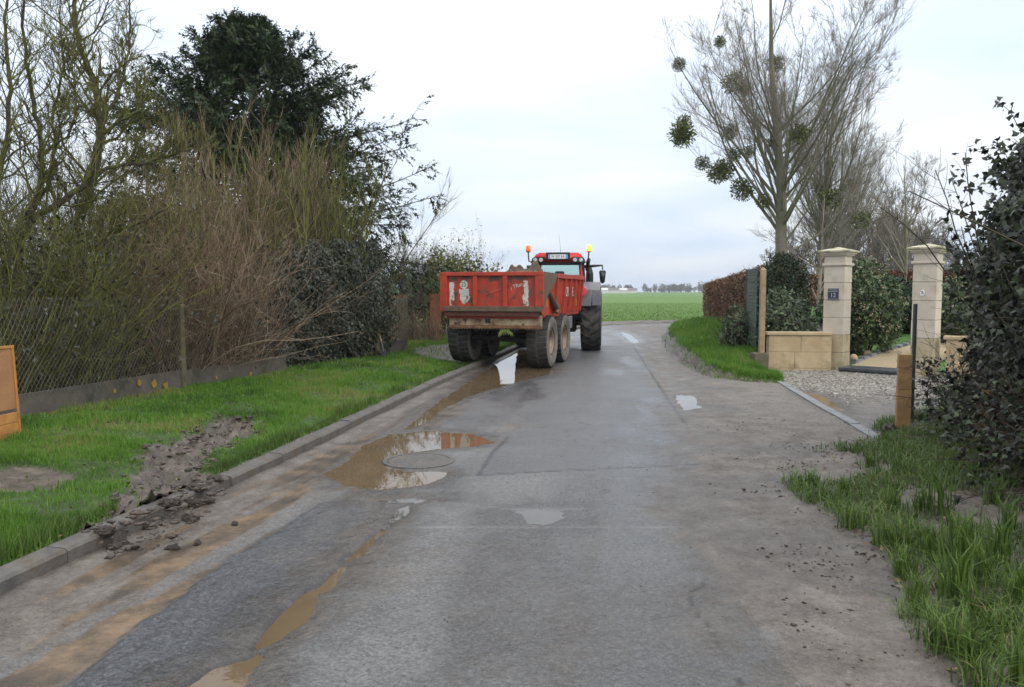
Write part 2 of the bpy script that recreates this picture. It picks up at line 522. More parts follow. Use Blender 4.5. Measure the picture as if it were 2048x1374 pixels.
def road_fields(x, y):
    n1 = fbm(x * 1.3, y * 1.3, 5); n2 = fbm(x * 6 + 50, y * 6, 4); n3 = fbm(x * 18, y * 18 + 9, 3)
    kx = kerbX(np.minimum(y, 36)); dk = x - kx                      # distance from the kerb
    along = fbm(dk * 7 + 3, y * 0.8, 5)                             # streaks along the gutter
    psd = puddle_sd(x, y)
    pat = sstep(0.02, -0.02, poly_sd(x, y, PATCH) + (n2 - .5) * 0.10 + (n3 - .5) * .04)
    tar = sstep(0.02, -0.03, poly_sd(x, y, NEWTAR) + (n3 - .5) * .03)
    gut = sstep(1.15, 0.45, dk + (n1 - .5) * 0.7 + np.clip((y - 9) * .04, 0, .25)) * (1 - pat) * sstep(34, 24, y)
    rr = roadR(np.minimum(y, 30))
    edge = x - rr
    rmud = sstep(-0.5, 0.15, edge + (n1 - .5) * 0.9 + (n2 - .5) * .3) * sstep(40, 20, y)
    far_mud = sstep(24, 34, y) * sstep(-1.2, 0.6, edge + (n1 - .5) * 1.5)
    pmud = sstep(0.35, 0.0, psd + (n2 - .5) * 0.25) * (dk < 2.4)    # silt rim round the puddles
    mud = np.clip(np.maximum.reduce([gut, rmud, far_mud * .8, pmud * .7]), 0, 1)
    stain = np.clip(sstep(.40, .60, along) * sstep(1.75, .7, dk) * sstep(0.05, .3, dk) + pmud * .45 * sstep(.4, .7, n2), 0, 1) * (1 - pat * .8) * sstep(16, 8, y)
    wet = np.clip(sstep(.45, .04, np.maximum(psd, 0) + (n2 - .5) * .3) * 1.0 + sstep(.52, .68, fbm(x * .9 + 8, y * .35, 4)) * .75 + sstep(.5, .7, along) * gut * .6, 0, 1)
    trk = sstep(.56, .72, fbm((dk - 2.9) * 3.2 + 70, y * .45, 4)) * sstep(.5, .2, np.abs(np.abs(dk - 2.75) - .95) - .1)
    mud = np.clip(mud + trk * .35 + sstep(.62, .75, fbm(x * .8 + 33, y * .5 + 4, 5)) * .3, 0, 1)
    crack = np.zeros_like(x)
    wob = (fbm(x * 2.1 + 11, y * 2.1, 4) - .5) * 1.1
    for ln_c in ((1.1, .0), (2.9, .22), (4.05, -.1)):
        crack = np.maximum(crack, sstep(.013, .003, np.abs(dk - ln_c[0] + wob * .5 + ln_c[1] * (y - 10) * .1)) * sstep(.5, .6, fbm(x * .5 + ln_c[0] * 9, y * .5, 2)) * .8)
    crack = np.maximum(crack, sstep(.012, .003, np.abs(y - 10.9 - wob * .7 - .12 * x)) * .6 * (y < 13))
    crack = np.maximum(crack, sstep(.012, .003, np.abs(y - 12.6 - wob * .8 + .2 * x)) * .6)
    for ln in LINES_D: crack = np.maximum(crack, sstep(0.036, 0.010, seg_dist(x, y, ln) + (n3 - .5) * .03))
    crack = np.maximum(crack, sstep(.03, .0, np.abs(poly_sd(x, y, PATCH) + (n2 - .5) * .10 + (n3 - .5) * .04)) * .95 * (dk > 1))
    joint = np.zeros_like(x)
    for ln in LINES_L: joint = np.maximum(joint, sstep(0.03, 0.0, seg_dist(x, y, ln) + (n2 - .5) * .04))
    return dict(mud=mud, patch=pat, stain=stain, wet=wet, tar=tar, crack=crack, joint=joint, psd=psd, n1=n1, n2=n2, n3=n3, edge=edge, dk=dk, rmud=rmud, gut=gut)
def road_z(x, y, f):
    z = 0.012 * f['patch'] + (f['n2'] - .5) * .006 + .004
    z -= 0.030 * sstep(0.09, -0.09, f['psd'] + (f['n2'] - .5) * .10 + (f['n3'] - .5) * .04)
    z += f['mud'] * (f['n3'] - .45) * .012 * (f['psd'] > 0.05)
    z -= f['crack'] * .006
    z += np.clip(f['gut'], 0, 1) * (fbm(f['dk'] * 14, y * 1.1, 4) - .42) * .045 * sstep(.02, .12, f['psd'])
    z = np.where(f['psd'] > 0.12, np.maximum(z, 0.0), z)
    return z

def mat_road():
    m, nt, b = newmat('road_surface')
    tc = N(nt, 'ShaderNodeTexCoord'); vec = tc.outputs['Object']
    A = N(nt, 'ShaderNodeAttribute'); A.attribute_name = 'mA'
    B = N(nt, 'ShaderNodeAttribute'); B.attribute_name = 'mB'
    sa = N(nt, 'ShaderNodeSeparateColor'); L(nt, A.outputs['Color'], sa.inputs[0])
    sb = N(nt, 'ShaderNodeSeparateColor'); L(nt, B.outputs['Color'], sb.inputs[0])
    mud, pat, stain, wet = sa.outputs[0], sa.outputs[1], sa.outputs[2], A.outputs['Alpha']
    tar, crack, joint, grav = sb.outputs[0], sb.outputs[1], sb.outputs[2], B.outputs['Alpha']
    vor = N(nt, 'ShaderNodeTexVoronoi'); vor.inputs['Scale'].default_value = 75; L(nt, vec, vor.inputs['Vector'])
    sv = N(nt, 'ShaderNodeSeparateColor'); L(nt, vor.outputs['Color'], sv.inputs[0])
    chip = mathn(nt, 'ADD', mathn(nt, 'MULTIPLY', noise(nt, 110, 3, .6, vec), .6), mathn(nt, 'MULTIPLY', sv.outputs[0], .4))
    speck = noise(nt, 34, 3, .7, vec)
    blot = noise(nt, 1.1, 6, .6, vec)
    fine = noise(nt, 9, 6, .65, vec)
    asp = ramp(nt, mathn(nt, 'ADD', mathn(nt, 'MULTIPLY', chip, .62), mathn(nt, 'MULTIPLY', blot, .42)), [(.26, (.065, .063, .063)), (.50, (.128, .125, .122)), (.76, (.215, .208, .20))])
    dark = ramp(nt, chip, [(.26, (.028, .029, .033)), (.5, (.062, .063, .069)), (.76, (.115, .116, .122))])
    tarc = ramp(nt, mathn(nt, 'ADD', mathn(nt, 'MULTIPLY', chip, .5), mathn(nt, 'MULTIPLY', blot, .5)), [(.28, (.055, .055, .058)), (.55, (.102, .101, .102)), (.75, (.155, .15, .147))])
    col = mixc(nt, tar, asp, tarc)
    col = mixc(nt, pat, col, dark)
    col = mixc(nt, mathn(nt, 'MULTIPLY', mathn(nt, 'SUBTRACT', .50, speck), 3.2, True), col, (.03, .03, .03))
    col = mixc(nt, mathn(nt, 'MULTIPLY', mathn(nt, 'SUBTRACT', speck, .60), 2.5, True), col, (.30, .29, .28))
    col = mixc(nt, mathn(nt, 'MULTIPLY', joint, .45), col, (.30, .285, .27))
    def edge(v, k=.5, w=.3):                       # break the mask up with fine noise
        return mathn(nt, 'MULTIPLY', mathn(nt, 'SUBTRACT', mathn(nt, 'ADD', v, mathn(nt, 'MULTIPLY', mathn(nt, 'SUBTRACT', fine, .5), k * 2)), .5 - w), 1 / (2 * w), True)
    mudc = ramp(nt, mathn(nt, 'ADD', mathn(nt, 'MULTIPLY', noise(nt, 3.2, 8, .68, vec), .75), mathn(nt, 'MULTIPLY', chip, .25)),
                [(.30, (.052, .036, .025)), (.44, (.112, .090, .072)), (.57, (.172, .146, .123)), (.74, (.25, .222, .193))])
    mudc = mixc(nt, mathn(nt, 'MULTIPLY', mathn(nt, 'SUBTRACT', noise(nt, 19, 5, .72, vec), .54), 4.5, True), mudc, (.045, .033, .025))
    mudc = mixc(nt, mathn(nt, 'MULTIPLY', mathn(nt, 'SUBTRACT', speck, .60), 3.0, True), mudc, (.31, .28, .24))
    mfac = mathn(nt, 'MULTIPLY', edge(mud, .55, .4), .93)
    col = mixc(nt, mfac, col, mudc)
    gravc = ramp(nt, vor.outputs['Color'], [(.1, (.10, .085, .068)), (.45, (.19, .168, .14)), (.8, (.36, .335, .30))])
    col = mixc(nt, edge(grav, .35, .35), col, gravc)
    stc = ramp(nt, noise(nt, 2.6, 7, .68, vec), [(.36, (.040, .026, .014)), (.5, (.11, .070, .036)), (.62, (.23, .145, .075))])
    col = mixc(nt, mathn(nt, 'MULTIPLY', edge(stain, .6, .3), .85), col, stc)
    col = mixc(nt, mathn(nt, 'MULTIPLY', crack, .85), col, (.02, .02, .02))
    col = mixc(nt, mathn(nt, 'MULTIPLY', wet, .8), col, mixc(nt, .5, col, (.0, .0, .0)))
    L(nt, col, b.inputs['Base Color'])
    r = mathn(nt, 'SUBTRACT', mathn(nt, 'ADD', .30, mathn(nt, 'MULTIPLY', noise(nt, 2.2, 5, .6, vec), .34)), mathn(nt, 'MULTIPLY', wet, .24))
    r = mathn(nt, 'ADD', r, mathn(nt, 'MULTIPLY', mfac, .12))
    r = mathn(nt, 'ADD', r, mathn(nt, 'MULTIPLY', grav, .25), True)
    L(nt, r, b.inputs['Roughness'])
    h = mathn(nt, 'ADD', mathn(nt, 'MULTIPLY', chip, mathn(nt, 'SUBTRACT', 1.0, mathn(nt, 'MULTIPLY', mathn(nt, 'ADD', tar, pat), .45))), mathn(nt, 'MULTIPLY', mathn(nt, 'MULTIPLY', fine, mfac), 3.4))
    bump(nt, b, h, .75, .012)
    return m
M_ROAD = mat_road()

def strip_obj(name, Pl, Pr, ncol, zf, mat, attrf, rowsel=None, colw=None):
    """sheet between two polylines (k,2)"""
    s = np.linspace(0, 1, ncol) if colw is None else colw
    X = Pl[:, None, 0] * (1 - s) + Pr[:, None, 0] * s
    Y = Pl[:, None, 1] * (1 - s) + Pr[:, None, 1] * s
    return grid_obj(name, X, Y, zf, mat, attrf)
def grid_obj(name, X, Y, zf, mat, attrf=None, smooth=True):
    nr, nc = X.shape
    x, y = X.ravel(), Y.ravel()
    z, attrs = zf(x, y)
    i = np.arange(nr - 1)[:, None] * nc + np.arange(nc - 1)[None, :]
    Fq = np.stack([i, i + 1, i + nc + 1, i + nc], -1).reshape(-1, 4)
    # keep faces pointing up
    a = np.stack([x, y], 1)
    e1 = a[Fq[0, 1]] - a[Fq[0, 0]]; e2 = a[Fq[0, 3]] - a[Fq[0, 0]]
    if e1[0] * e2[1] - e1[1] * e2[0] < 0: Fq = Fq[:, ::-1]
    return np_obj(name, np.stack([x, y, z], 1), Fq, mat, None, attrs, smooth)
def pack(f, grav=None):
    o = np.ones_like(f['mud'])
    A = np.stack([f['mud'], f['patch'], f['stain'], f['wet']], 1)
    B = np.stack([f['tar'], f['crack'], f['joint'], np.zeros_like(o) if grav is None else grav], 1)
    return {'mA': A, 'mB': B}

# rows: fine near the camera, coarser with distance
_sy = np.interp(np.linspace(0, 1, 2), [0, 1], [0, 1])
def row_params():
    ymid = (RT[:, 1] + RT[:, 3]) / 2
    ys = [-4.0, -2.0, 0.0]
    y = 1.0
    while y < 26:
        ys.append(y); y += max(0.03, 0.0075 * y)
    s = list(np.interp(ys, ymid[ymid < 34], RS[ymid < 34]))
    while s[-1] < RS[-1] - 1: s.append(s[-1] + 0.5)
    return np.array(s)
_rp = row_params()
_rowL = np.stack([np.interp(_rp, RS, RT[:, 0]), np.interp(_rp, RS, RT[:, 1])], 1)
_rowR = np.stack([np.interp(_rp, RS, RT[:, 2]), np.interp(_rp, RS, RT[:, 3])], 1)
def zf_road(x, y):
    f = road_fields(x, y)
    return road_z(x, y, f), pack(f)
road = strip_obj('road', _rowL - np.array([.05, 0]), _rowR, 150, zf_road, M_ROAD, None)
tag(road, 'wet grey patched asphalt lane with a muddy gutter', None, None, 'structure')

# right-hand shoulder, apron and driveway: one dirt sheet, verge rising under the ivy hedge
EDGE_R = np.array([(-5, 2.9), (0, 2.2), (2, 2.05), (3.35, 2.15), (5.4, 2.62), (7.0, 2.7), (7.9, 3.0), (8.7, 3.8), (9.3, 4.5), (10.1, 5.0), (10.8, 5.6), (11.5, 7.0), (12.2, 9)])
def edge_r(y): return np.interp(y, EDGE_R[:, 0], EDGE_R[:, 1])
DRIVE_K = np.array(pxpoly([(1540, 752), (1580, 776), (1640, 812), (1700, 845), (1762, 882)]))     # edging stones
DRIVE = [tuple(p) for p in DRIVE_K] + [(5.2, 9.6), (6.6, 10.6), (9.5, 12), (10, 15.2), (8.5, 16.4), (7.2, 17.6), (5.5, 16.9)]
def dirt_z(x, y, f):
    out = x - edge_r(y)
    v = sstep(0.0, 0.9, out + (f['n1'] - .5) * .5) * (y < 12.5)
    z = road_z(x, y, f) + v * (.10 + .05 * f['n1']) + sstep(.2, 1.2, f['edge']) * ((fbm(x * 9, y * 9, 4) - .5) * .06 + (fbm(x * 26, y * 26, 3) - .5) * .03) * sstep(14, 8, y)
    # tyre lug prints pressed in the mud
    tr = np.abs(x - (2.02 + (y - 7) * .02)); lug = (np.sin(y * 46) > .2) * sstep(.17, .12, tr) * sstep(5.2, 5.7, y) * sstep(7.9, 7.2, y)
    return z - lug * .016 - 0.03 * sstep(.05, -.12, poly_sd(x, y, DRIVE_PUDDLE) + (f['n2'] - .5) * .1), v
def zf_dirt(x, y):
    f = road_fields(x, y)
    f['tar'] = f['tar'] * sstep(.1, 0, f['edge']); f['joint'] *= 0; f['crack'] *= sstep(.1, 0, f['edge'])
    z, v = dirt_z(x, y, f)
    ins = sstep(.1, -.15, poly_sd(x, y, DRIVE) + (f['n1'] - .5) * .2)
    grav = ins * np.clip(sstep(11.5, 15.5, y + (f['n1'] - .5) * 4) * .85 + .12, 0, 1) + (1 - ins) * sstep(8.2, 11, y) * sstep(.3, 1.0, f['edge']) * .33
    f['mud'] = np.maximum(f['mud'], sstep(-.5, .15, f['edge'] + (f['n1'] - .5) * .9 + (f['n2'] - .5) * .3)) * (1 - .3 * ins)
    f['stain'] = np.maximum(f['stain'] * 0, v * .45 * f['n2'])
    dp = poly_sd(x, y, DRIVE_PUDDLE)
    f['wet'] = np.clip(sstep(.3, .05, np.abs(dp)) + sstep(.45, .62, f['n1']) * .7 * (f['edge'] < 1.4), 0, 1)
    return z, pack(f, np.clip(grav, 0, 1))
_yr = [-4.0, -2, 0]; _y = 1.0
while _y < 19.5:
    _yr.append(_y); _y += max(.03, .0075 * _y)
while _y < 38:
    _yr.append(_y); _y += .5
_yr = np.array(_yr)
_cw = np.concatenate([np.linspace(0, .45, 110), np.linspace(.45, 1, 40)[1:]])
dirt = strip_obj('dirt_shoulder', np.stack([roadR(np.minimum(_yr, 30.9)) - .02, _yr], 1), np.stack([roadR(np.minimum(_yr, 30.5)) + np.interp(_yr, [0, 17.6, 19, 38], [9, 9, 3.2, 3.2]), _yr], 1), 150, zf_dirt, M_ROAD, None, None, _cw)
tag(dirt, 'muddy gravel shoulder and driveway apron right of the lane', None, None, 'structure')

# water standing in the hollows
def mat_water(name, c):
    m, nt, b = newmat(name)
    f = noise(nt, 2.5, 4)
    L(nt, ramp(nt, f, [(.35, tuple(v * .8 for v in c)), (.65, c)]), b.inputs['Base Color'])
    b.inputs['Roughness'].default_value = 0.015; b.inputs['IOR'].default_value = 1.333
    bump(nt, b, noise(nt, 14, 2), .02, .01)
    return m
M_MUDDY = mat_water('muddy_water', (.15, .105, .062)); M_CLEAR = mat_water('rain_water', (.085, .078, .068))
def puddle(poly, mat, label, z=-.0045, reach=.15):
    P_ = np.array(poly); lo, hi = P_.min(0) - .25, P_.max(0) + .25
    st = max(.04, (hi - lo).max() / 90)
    xs, ys = np.arange(lo[0], hi[0], st), np.arange(lo[1], hi[1], st)
    X, Y = np.meshgrid(xs, ys)
    inside = poly_sd(X, Y, poly) < reach
    nr, nc = X.shape
    i = np.arange(nr - 1)[:, None] * nc + np.arange(nc - 1)[None, :]
    k = inside[:-1, :-1] | inside[1:, 1:] | inside[1:, :-1] | inside[:-1, 1:]
    Fq = np.stack([i, i + 1, i + nc + 1, i + nc], -1)[k]
    us, inv = np.unique(Fq, return_inverse=True)
    V = np.stack([X.ravel(), Y.ravel(), np.full(X.size, z)], 1)[us]
    return tag(np_obj('puddle', V, inv.reshape(-1, 4), mat), label, None, None, 'structure')
_pl = {'main': 'wide brown puddle around the manhole cover', 'gutter': 'long brown puddle in the gutter under the trailer', 'joint': 'small pale puddle in a joint of the asphalt',
       'edge_a': 'brown puddle at the near end of the dark asphalt patch edge', 'edge_b': 'narrow brown puddle along the dark asphalt patch edge', 'edge_c': 'sliver of bright water at the patch corner',
       'edge_e': 'hairline of brown water joining the puddles along the patch edge', 'edge_d': 'thin film of water along the top of the dark patch', 'verge': 'small bright puddle at the road edge by the driveway', 'bend': 'bright water strip at the bend of the lane'}
for i_, (k_, (poly_, kd_)) in enumerate(PUDDLES.items()):
    puddle(poly_, M_MUDDY if kd_ == 'muddy' else M_CLEAR, _pl[k_], -.0045 - .0007 * i_)
puddle(DRIVE_PUDDLE, M_MUDDY, 'narrow brown puddle beside the driveway edging', z=-.006)

# ---- left verge
def verge_z(x, y):
    """ground left of the kerb"""
    d = kerbX(np.minimum(y, 36)) - .16 - x
    n1 = fbm(x * 1.1 + 5, y * 1.1, 4); n2 = fbm(x * 7, y * 7 + 3, 4); n3 = fbm(x * 17, y * 17, 3)
    z = .085 + .13 * sstep(0, 2.6, d) + (n1 - .5) * .08 * sstep(0, .6, d) + (n2 - .5) * .02 * sstep(0, .2, d)
    # lower where the trailer stands on it
    z -= .035 * sstep(17, 18, y) * sstep(22, 20.5, y) * sstep(1.3, .6, d)
    r = sstep(.05, -.12, poly_sd(x, y, RUT) + (n2 - .5) * .22)
    bnk = np.clip(sstep(.10, .0, np.abs(poly_sd(x, y, RUT) + (n2 - .5) * .2)) , 0, 1)
    z += -r * .075 * sstep(.0, .4, d + .1) + r * ((n3 - .45) * .15 + (np.abs(n2 - .5)) * .30 + (fbm(x * 3.2 + 4, y * 3.2, 3) - .5) * .12) + bnk * (n3 - .25) * .10
    b_ = sstep(.06, -.06, poly_sd(x, y, BARE) + (n2 - .5) * .12)
    z -= b_ * .03
    b2 = sstep(.3, -.2, poly_sd(x, y, BARE2) + (n2 - .5) * .4)
    mud = np.clip(np.maximum.reduce([r, b_, b2 * .8, sstep(.13, .0, d + (n2 - .5) * .16) * .8]), 0, 1)
    return z, mud, r
def mat_soil():
    m, nt, b = newmat('turf_soil')
    tc = N(nt, 'ShaderNodeTexCoord'); vec = tc.outputs['Object']
    A = N(nt, 'ShaderNodeAttribute'); A.attribute_name = 'mud'
    turf = ramp(nt, noise(nt, 5, 6, .65, vec), [(.32, (.030, .034, .012)), (.5, (.045, .075, .018)), (.7, (.07, .12, .025))])
    mudc = ramp(nt, noise(nt, 6, 8, .7, vec), [(.33, (.040, .029, .021)), (.5, (.095, .073, .056)), (.68, (.175, .142, .116))])
    f = mathn(nt, 'MULTIPLY', mathn(nt, 'SUBTRACT', mathn(nt, 'ADD', A.outputs['Fac'], mathn(nt, 'MULTIPLY', mathn(nt, 'SUBTRACT', noise(nt, 16, 4, .6, vec), .5), .8)), .25), 2.0, True)
    L(nt, mixc(nt, f, turf, mudc), b.inputs['Base Color'])
    L(nt, mathn(nt, 'SUBTRACT', .85, mathn(nt, 'MULTIPLY', f, .4)), b.inputs['Roughness'])
    bump(nt, b, noise(nt, 28, 6, .65, vec), .7, .03)
    return m
M_SOIL = mat_soil()
_yv = [-4.0, -2, 0]; _y = 1.5
while _y < 26:
    _yv.append(_y); _y += max(.03, .008 * _y)
while _y < 37: _yv.append(_y); _y += .5
_yv = np.array(_yv)
_dc = np.concatenate([np.arange(0, 4.2, .045), np.arange(4.2, 12, .4), [14, 20, 30]])
def zf_verge(x, y):
    z, mud, r = verge_z(x, y)
    return z, {'mud': mud}
_kx = kerbX(np.minimum(_yv, 36))
verge = grid_obj('grass_verge', (_kx - .16)[:, None] - _dc[None, :], np.repeat(_yv[:, None], len(_dc), 1), zf_verge, M_SOIL)
tag(verge, 'turf verge with a churned muddy rut between kerb and fence', None, None, 'structure')

# ---- kerb of single stones
M_KERB = mat_plain('kerb_concrete', (.135, .125, .115), (.075, .068, .062), 5, .75, .4, 60, wear=((.10, .078, .055), 3.2, .52, .14))
kerb = tag(empty('kerb', (0, 0, 0)), 'grey concrete kerb of single stones along the verge', None, None, 'structure')
_kl = RT[(RT[:, 1] > -4) & (RT[:, 1] < 37.5)][:, :2]
_ks = np.concatenate([[0], np.cumsum(np.hypot(*np.diff(_kl, axis=0).T))])
_mk = MB()
_mk.prism([(-.075, -.15), (.075, -.15), (.075, .085), (.055, .105), (-.075, .11)], 'y', -.4955, .4955)
_k0 = _mk.build('kerb_stone', M_KERB, kerb)
_first = True
for s_ in np.arange(.5, _ks[-1] - .5, 1.0):
    p = np.array([np.interp(s_, _ks, _kl[:, 0]), np.interp(s_, _ks, _kl[:, 1])])
    q = np.array([np.interp(s_ + .3, _ks, _kl[:, 0]), np.interp(s_ + .3, _ks, _kl[:, 1])])
    o = _k0 if _first else link(_k0.copy(), kerb); _first = False
    a = math.atan2(q[0] - p[0], q[1] - p[1])
    o.location = (p[0] - .075 * math.cos(a) - .01, p[1], rng.normal(0, .004))
    o.rotation_euler = (rng.normal(0, .004), rng.normal(0, .012), -a)

# ---- bank right of the road, past the driveway
BANK = np.array([  # road-side edge x,y, back x,y, height
 (5.15, 14.6, 5.5, 16.3, .03), (4.5, 15.0, 5.6, 17.2, .10), (3.98, 15.9, 6.4, 19.0, .26), (4.0, 18, 7.3, 20.5, .36), (4.25, 21, 8.2, 22.5, .44), (4.85, 25, 9.2, 25.5, .50),
 (5.5, 28.7, 10, 28.5, .56), (6.55, 32.2, 11, 31, .58), (8.0, 34.9, 13, 33, .58), (10.2, 36.6, 15, 34.5, .58), (13.5, 37.7, 18, 35.5, .58), (20, 38.5, 24, 36.2, .58), (40, 39.8, 42, 37.5, .58)])
BANK[:, 4] *= 1.3
BT = catmull(BANK, 14)
_sc = np.concatenate([np.linspace(0, .22, 26), np.linspace(.22, 1, 26)[1:]])
BX = BT[:, None, 0] * (1 - _sc) + BT[:, None, 2] * _sc; BY = BT[:, None, 1] * (1 - _sc) + BT[:, None, 3] * _sc
_bd = np.hypot(BX - BX[:, :1], BY - BY[:, :1])
_bn = fbm(BX * 2.2, BY * 2.2, 4); _bn2 = fbm(BX * 7, BY * 7, 3)
BZ = BT[:, None, 4] * (.62 * sstep(.0, .42, _bd + (_bn - .5) * .3) + .38 * sstep(.3, 3.0, _bd)) + (_bn2 - .5) * .05 * sstep(0, .3, _bd) - .01
_bmud = np.clip(sstep(.48, .2, _bd + (_bn - .5) * .35), 0, 1)
def _bank_grid():
    nr, nc = BX.shape
    i = np.arange(nr - 1)[:, None] * nc + np.arange(nc - 1)[None, :]
    Fq = np.stack([i, i + 1, i + nc + 1, i + nc], -1).reshape(-1, 4)
    Fq = Fq[:, ::-1]
    o = np_obj('bank', np.stack([BX.ravel(), BY.ravel(), BZ.ravel()], 1), Fq, M_SOIL, None, {'mud': _bmud.ravel()}, True)
    return tag(o, 'grassy earth bank between lane and beech hedge', None, None, 'structure')
bank = _bank_grid()

# ---- garden behind the gate
_gfx = np.array([5.2, 5.5, 7.2, 8.5, 9.4, 12, 30]); _gfy = np.array([17.0, 16.9, 17.9, 16.5, 15.6, 14.5, 13])
def garden_z(x, y):
    fr = np.interp(x, _gfx, _gfy)
    return .0 + .98 * sstep(0, 20, y - fr) + .12 * sstep(0, 4, y - fr) + (fbm(x * .8, y * .8, 3) - .5) * .06 * sstep(0, 2, y - fr)
M_LAWN = mat_plain('lawn', (.085, .19, .03), (.05, .11, .02), 1.6, .85, .8, 60)
def lawn_obj():
    xs = np.concatenate([np.arange(5.2, 22, .2), np.arange(22, 62, 2.0)]); ys = np.arange(12.6, 37.2, .2)
    X, Y = np.meshgrid(xs, ys)
    keep = (X > np.interp(Y, [16, 17, 21, 22, 36, 38], [5.3, 5.35, 6.5, 7.0, 9.3, 12])) & (Y > np.interp(X, _gfx, _gfy)) & (Y < np.interp(X, [8, 12, 14, 20, 60], [36, 34.5, 36, 37.2, 38.5]))
    nr, nc = X.shape
    i = np.arange(nr - 1)[:, None] * nc + np.arange(nc - 1)[None, :]
    k = keep[:-1, :-1] & keep[1:, 1:] & keep[1:, :-1] & keep[:-1, 1:]
    Fq = np.stack([i, i + 1, i + nc + 1, i + nc], -1)[k]
    x, y = X.ravel(), Y.ravel()
    us, inv = np.unique(Fq, return_inverse=True)
    o = np_obj('garden_lawn', np.stack([x, y, garden_z(x, y)], 1)[us], inv.reshape(-1, 4), M_LAWN, None, None, True)
    return tag(o, 'bright green lawn rising behind the gate pillars', None, None, 'structure')
lawn_obj()
PATH_D = np.array([.66, .75])
def gravel_path():
    m = mat_plain('path_gravel', (.50, .40, .25), (.33, .25, .15), 60, .9, .8, 120)
    a = np.array([7.92, 16.95]); nrm = np.array([-PATH_D[1], PATH_D[0]])
    t = np.linspace(0, 9, 40); s = np.linspace(-.75, .75, 9)
    bend = .10 * t ** 1.4
    X = a[0] + PATH_D[0] * t[:, None] - nrm[0] * s[None, :] + bend[:, None] * .5
    Y = a[1] + PATH_D[1] * t[:, None] - nrm[1] * s[None, :]
    o = grid_obj('garden_path', X, Y, lambda x, y: (garden_z(x, y) + .03, {}), m)
    return tag(o, 'ochre gravel path leading in behind the slate step', None, None, 'structure')
gravel_path()

# ---- field reaching the horizon
def mat_field():
    m, nt, b = newmat('winter_crop')
    tc = N(nt, 'ShaderNodeTexCoord'); vec = tc.outputs['Object']
    mp = N(nt, 'ShaderNodeMapping'); mp.inputs['Scale'].default_value = (.25, 1, 1); L(nt, vec, mp.inputs['Vector'])
    a = ramp(nt, noise(nt, .05, 6, .6, mp.outputs[0]), [(.35, (.095, .18, .032)), (.65, (.125, .215, .045))])
    c = ramp(nt, noise(nt, 3, 5, .7, vec), [(.3, (.10, .10, .045)), (.5, (.10, .185, .04))])
    L(nt, mixc(nt, .45, a, c), b.inputs['Base Color'])
    b.inputs['Roughness'].default_value = .9
    b.inputs['Specular IOR Level'].default_value = .2
    bump(nt, b, noise(nt, 9, 5, .7, vec), .6, .06)
    return m
def field_obj():
    ys = np.concatenate([np.linspace(-60, 30, 10), np.linspace(34, 90, 60), np.geomspace(95, 1500, 24)])
    xs = np.concatenate([-np.geomspace(1500, 30, 14), np.linspace(-25, 45, 60), np.geomspace(50, 1500, 14)])
    X, Y = np.meshgrid(xs, ys)
    def zf(x, y):
        return -.05 + (fbm(x * .25, y * .25, 3) - .5) * .10 * sstep(43, 50, y) + .03 * sstep(43, 48, y), {}
    return tag(grid_obj('field', X, Y, zf, mat_field()), 'wide green field of young winter crop to the horizon', None, None, 'structure')
field_obj()
# muddy strip along the far edge of the lane
def mud_strip():
    sel = (RS > np.interp(27, RT[RT[:, 1] < 38, 1], RS[RT[:, 1] < 38])) & (RT[:, 0] < 30)
    Pp = RT[sel][:, :2]
    s2 = np.linspace(0, 1, 160); u = np.linspace(0, 1, len(Pp))
    px, py = np.interp(s2, u, Pp[:, 0]), np.interp(s2, u, Pp[:, 1])
    tx, ty = np.gradient(px), np.gradient(py); ln = np.hypot(tx, ty); nx, ny = -ty / ln, tx / ln
    w = np.linspace(-.25, 2.6, 30)
    X = px[:, None] + nx[:, None] * w; Y = py[:, None] + ny[:, None] * w
    W = np.repeat(w[None, :], 160, 0).ravel()
    def zf(x, y):
        n = fbm(x * 3.2, y * 3.2, 4); n2 = fbm(x * 9, y * 9, 3)
        prof = sstep(-.2, .5, W) * sstep(2.7, 1.6, W + (n - .5) * 1.2)
        return -.03 + prof * (.05 + n * .16 + (n2 - .5) * .10), {'mud': np.clip(prof * 1.3, 0, 1) * .9 + .1}
    return tag(grid_obj('field_edge_mud', X, Y, zf, M_SOIL), 'churned brown mud between the bend and the field', None, None, 'structure')
mud_strip()

# ---- manhole cover, flush in the wide puddle
M_IRON = mat_plain('cast_iron', (.11, .105, .10), (.06, .058, .056), 40, .4, .6, 90, wear=((.13, .105, .08), 4, .44, .2))
man = tag(empty('manhole_cover', (MAN_C[0], MAN_C[1], 0.002)), 'round manhole cover ringed by the wide brown puddle', 'manhole cover')
_m = MB(); _m.lathe([(MAN_R - .03, -.05), (MAN_R - .03, .007)], 40, 'z')
_pl = _m.build('plate', M_IRON, man)
_m = MB()
for r_ in (.06, .15, .24):
    for k_ in range(int(r_ * 60)):
        a_ = k_ * 2 * math.pi / int(r_ * 60)
        _m.box(-.018, .018, -.012, .012, .006, .0082, 0, Matrix.Translation((r_ * math.cos(a_), r_ * math.sin(a_), 0)) @ Matrix.Rotation(a_, 4, 'Z'))
_m.build('stud_pattern', M_IRON, _pl)['kind'] = 'stuff'
_m = MB()
_rg = [(MAN_R - .022, -.05), (MAN_R - .022, .009), (MAN_R + .025, .009), (MAN_R + .03, -.05)]
_m.lathe(_rg, 40, 'z'); _m.build('rim', M_IRON, man)

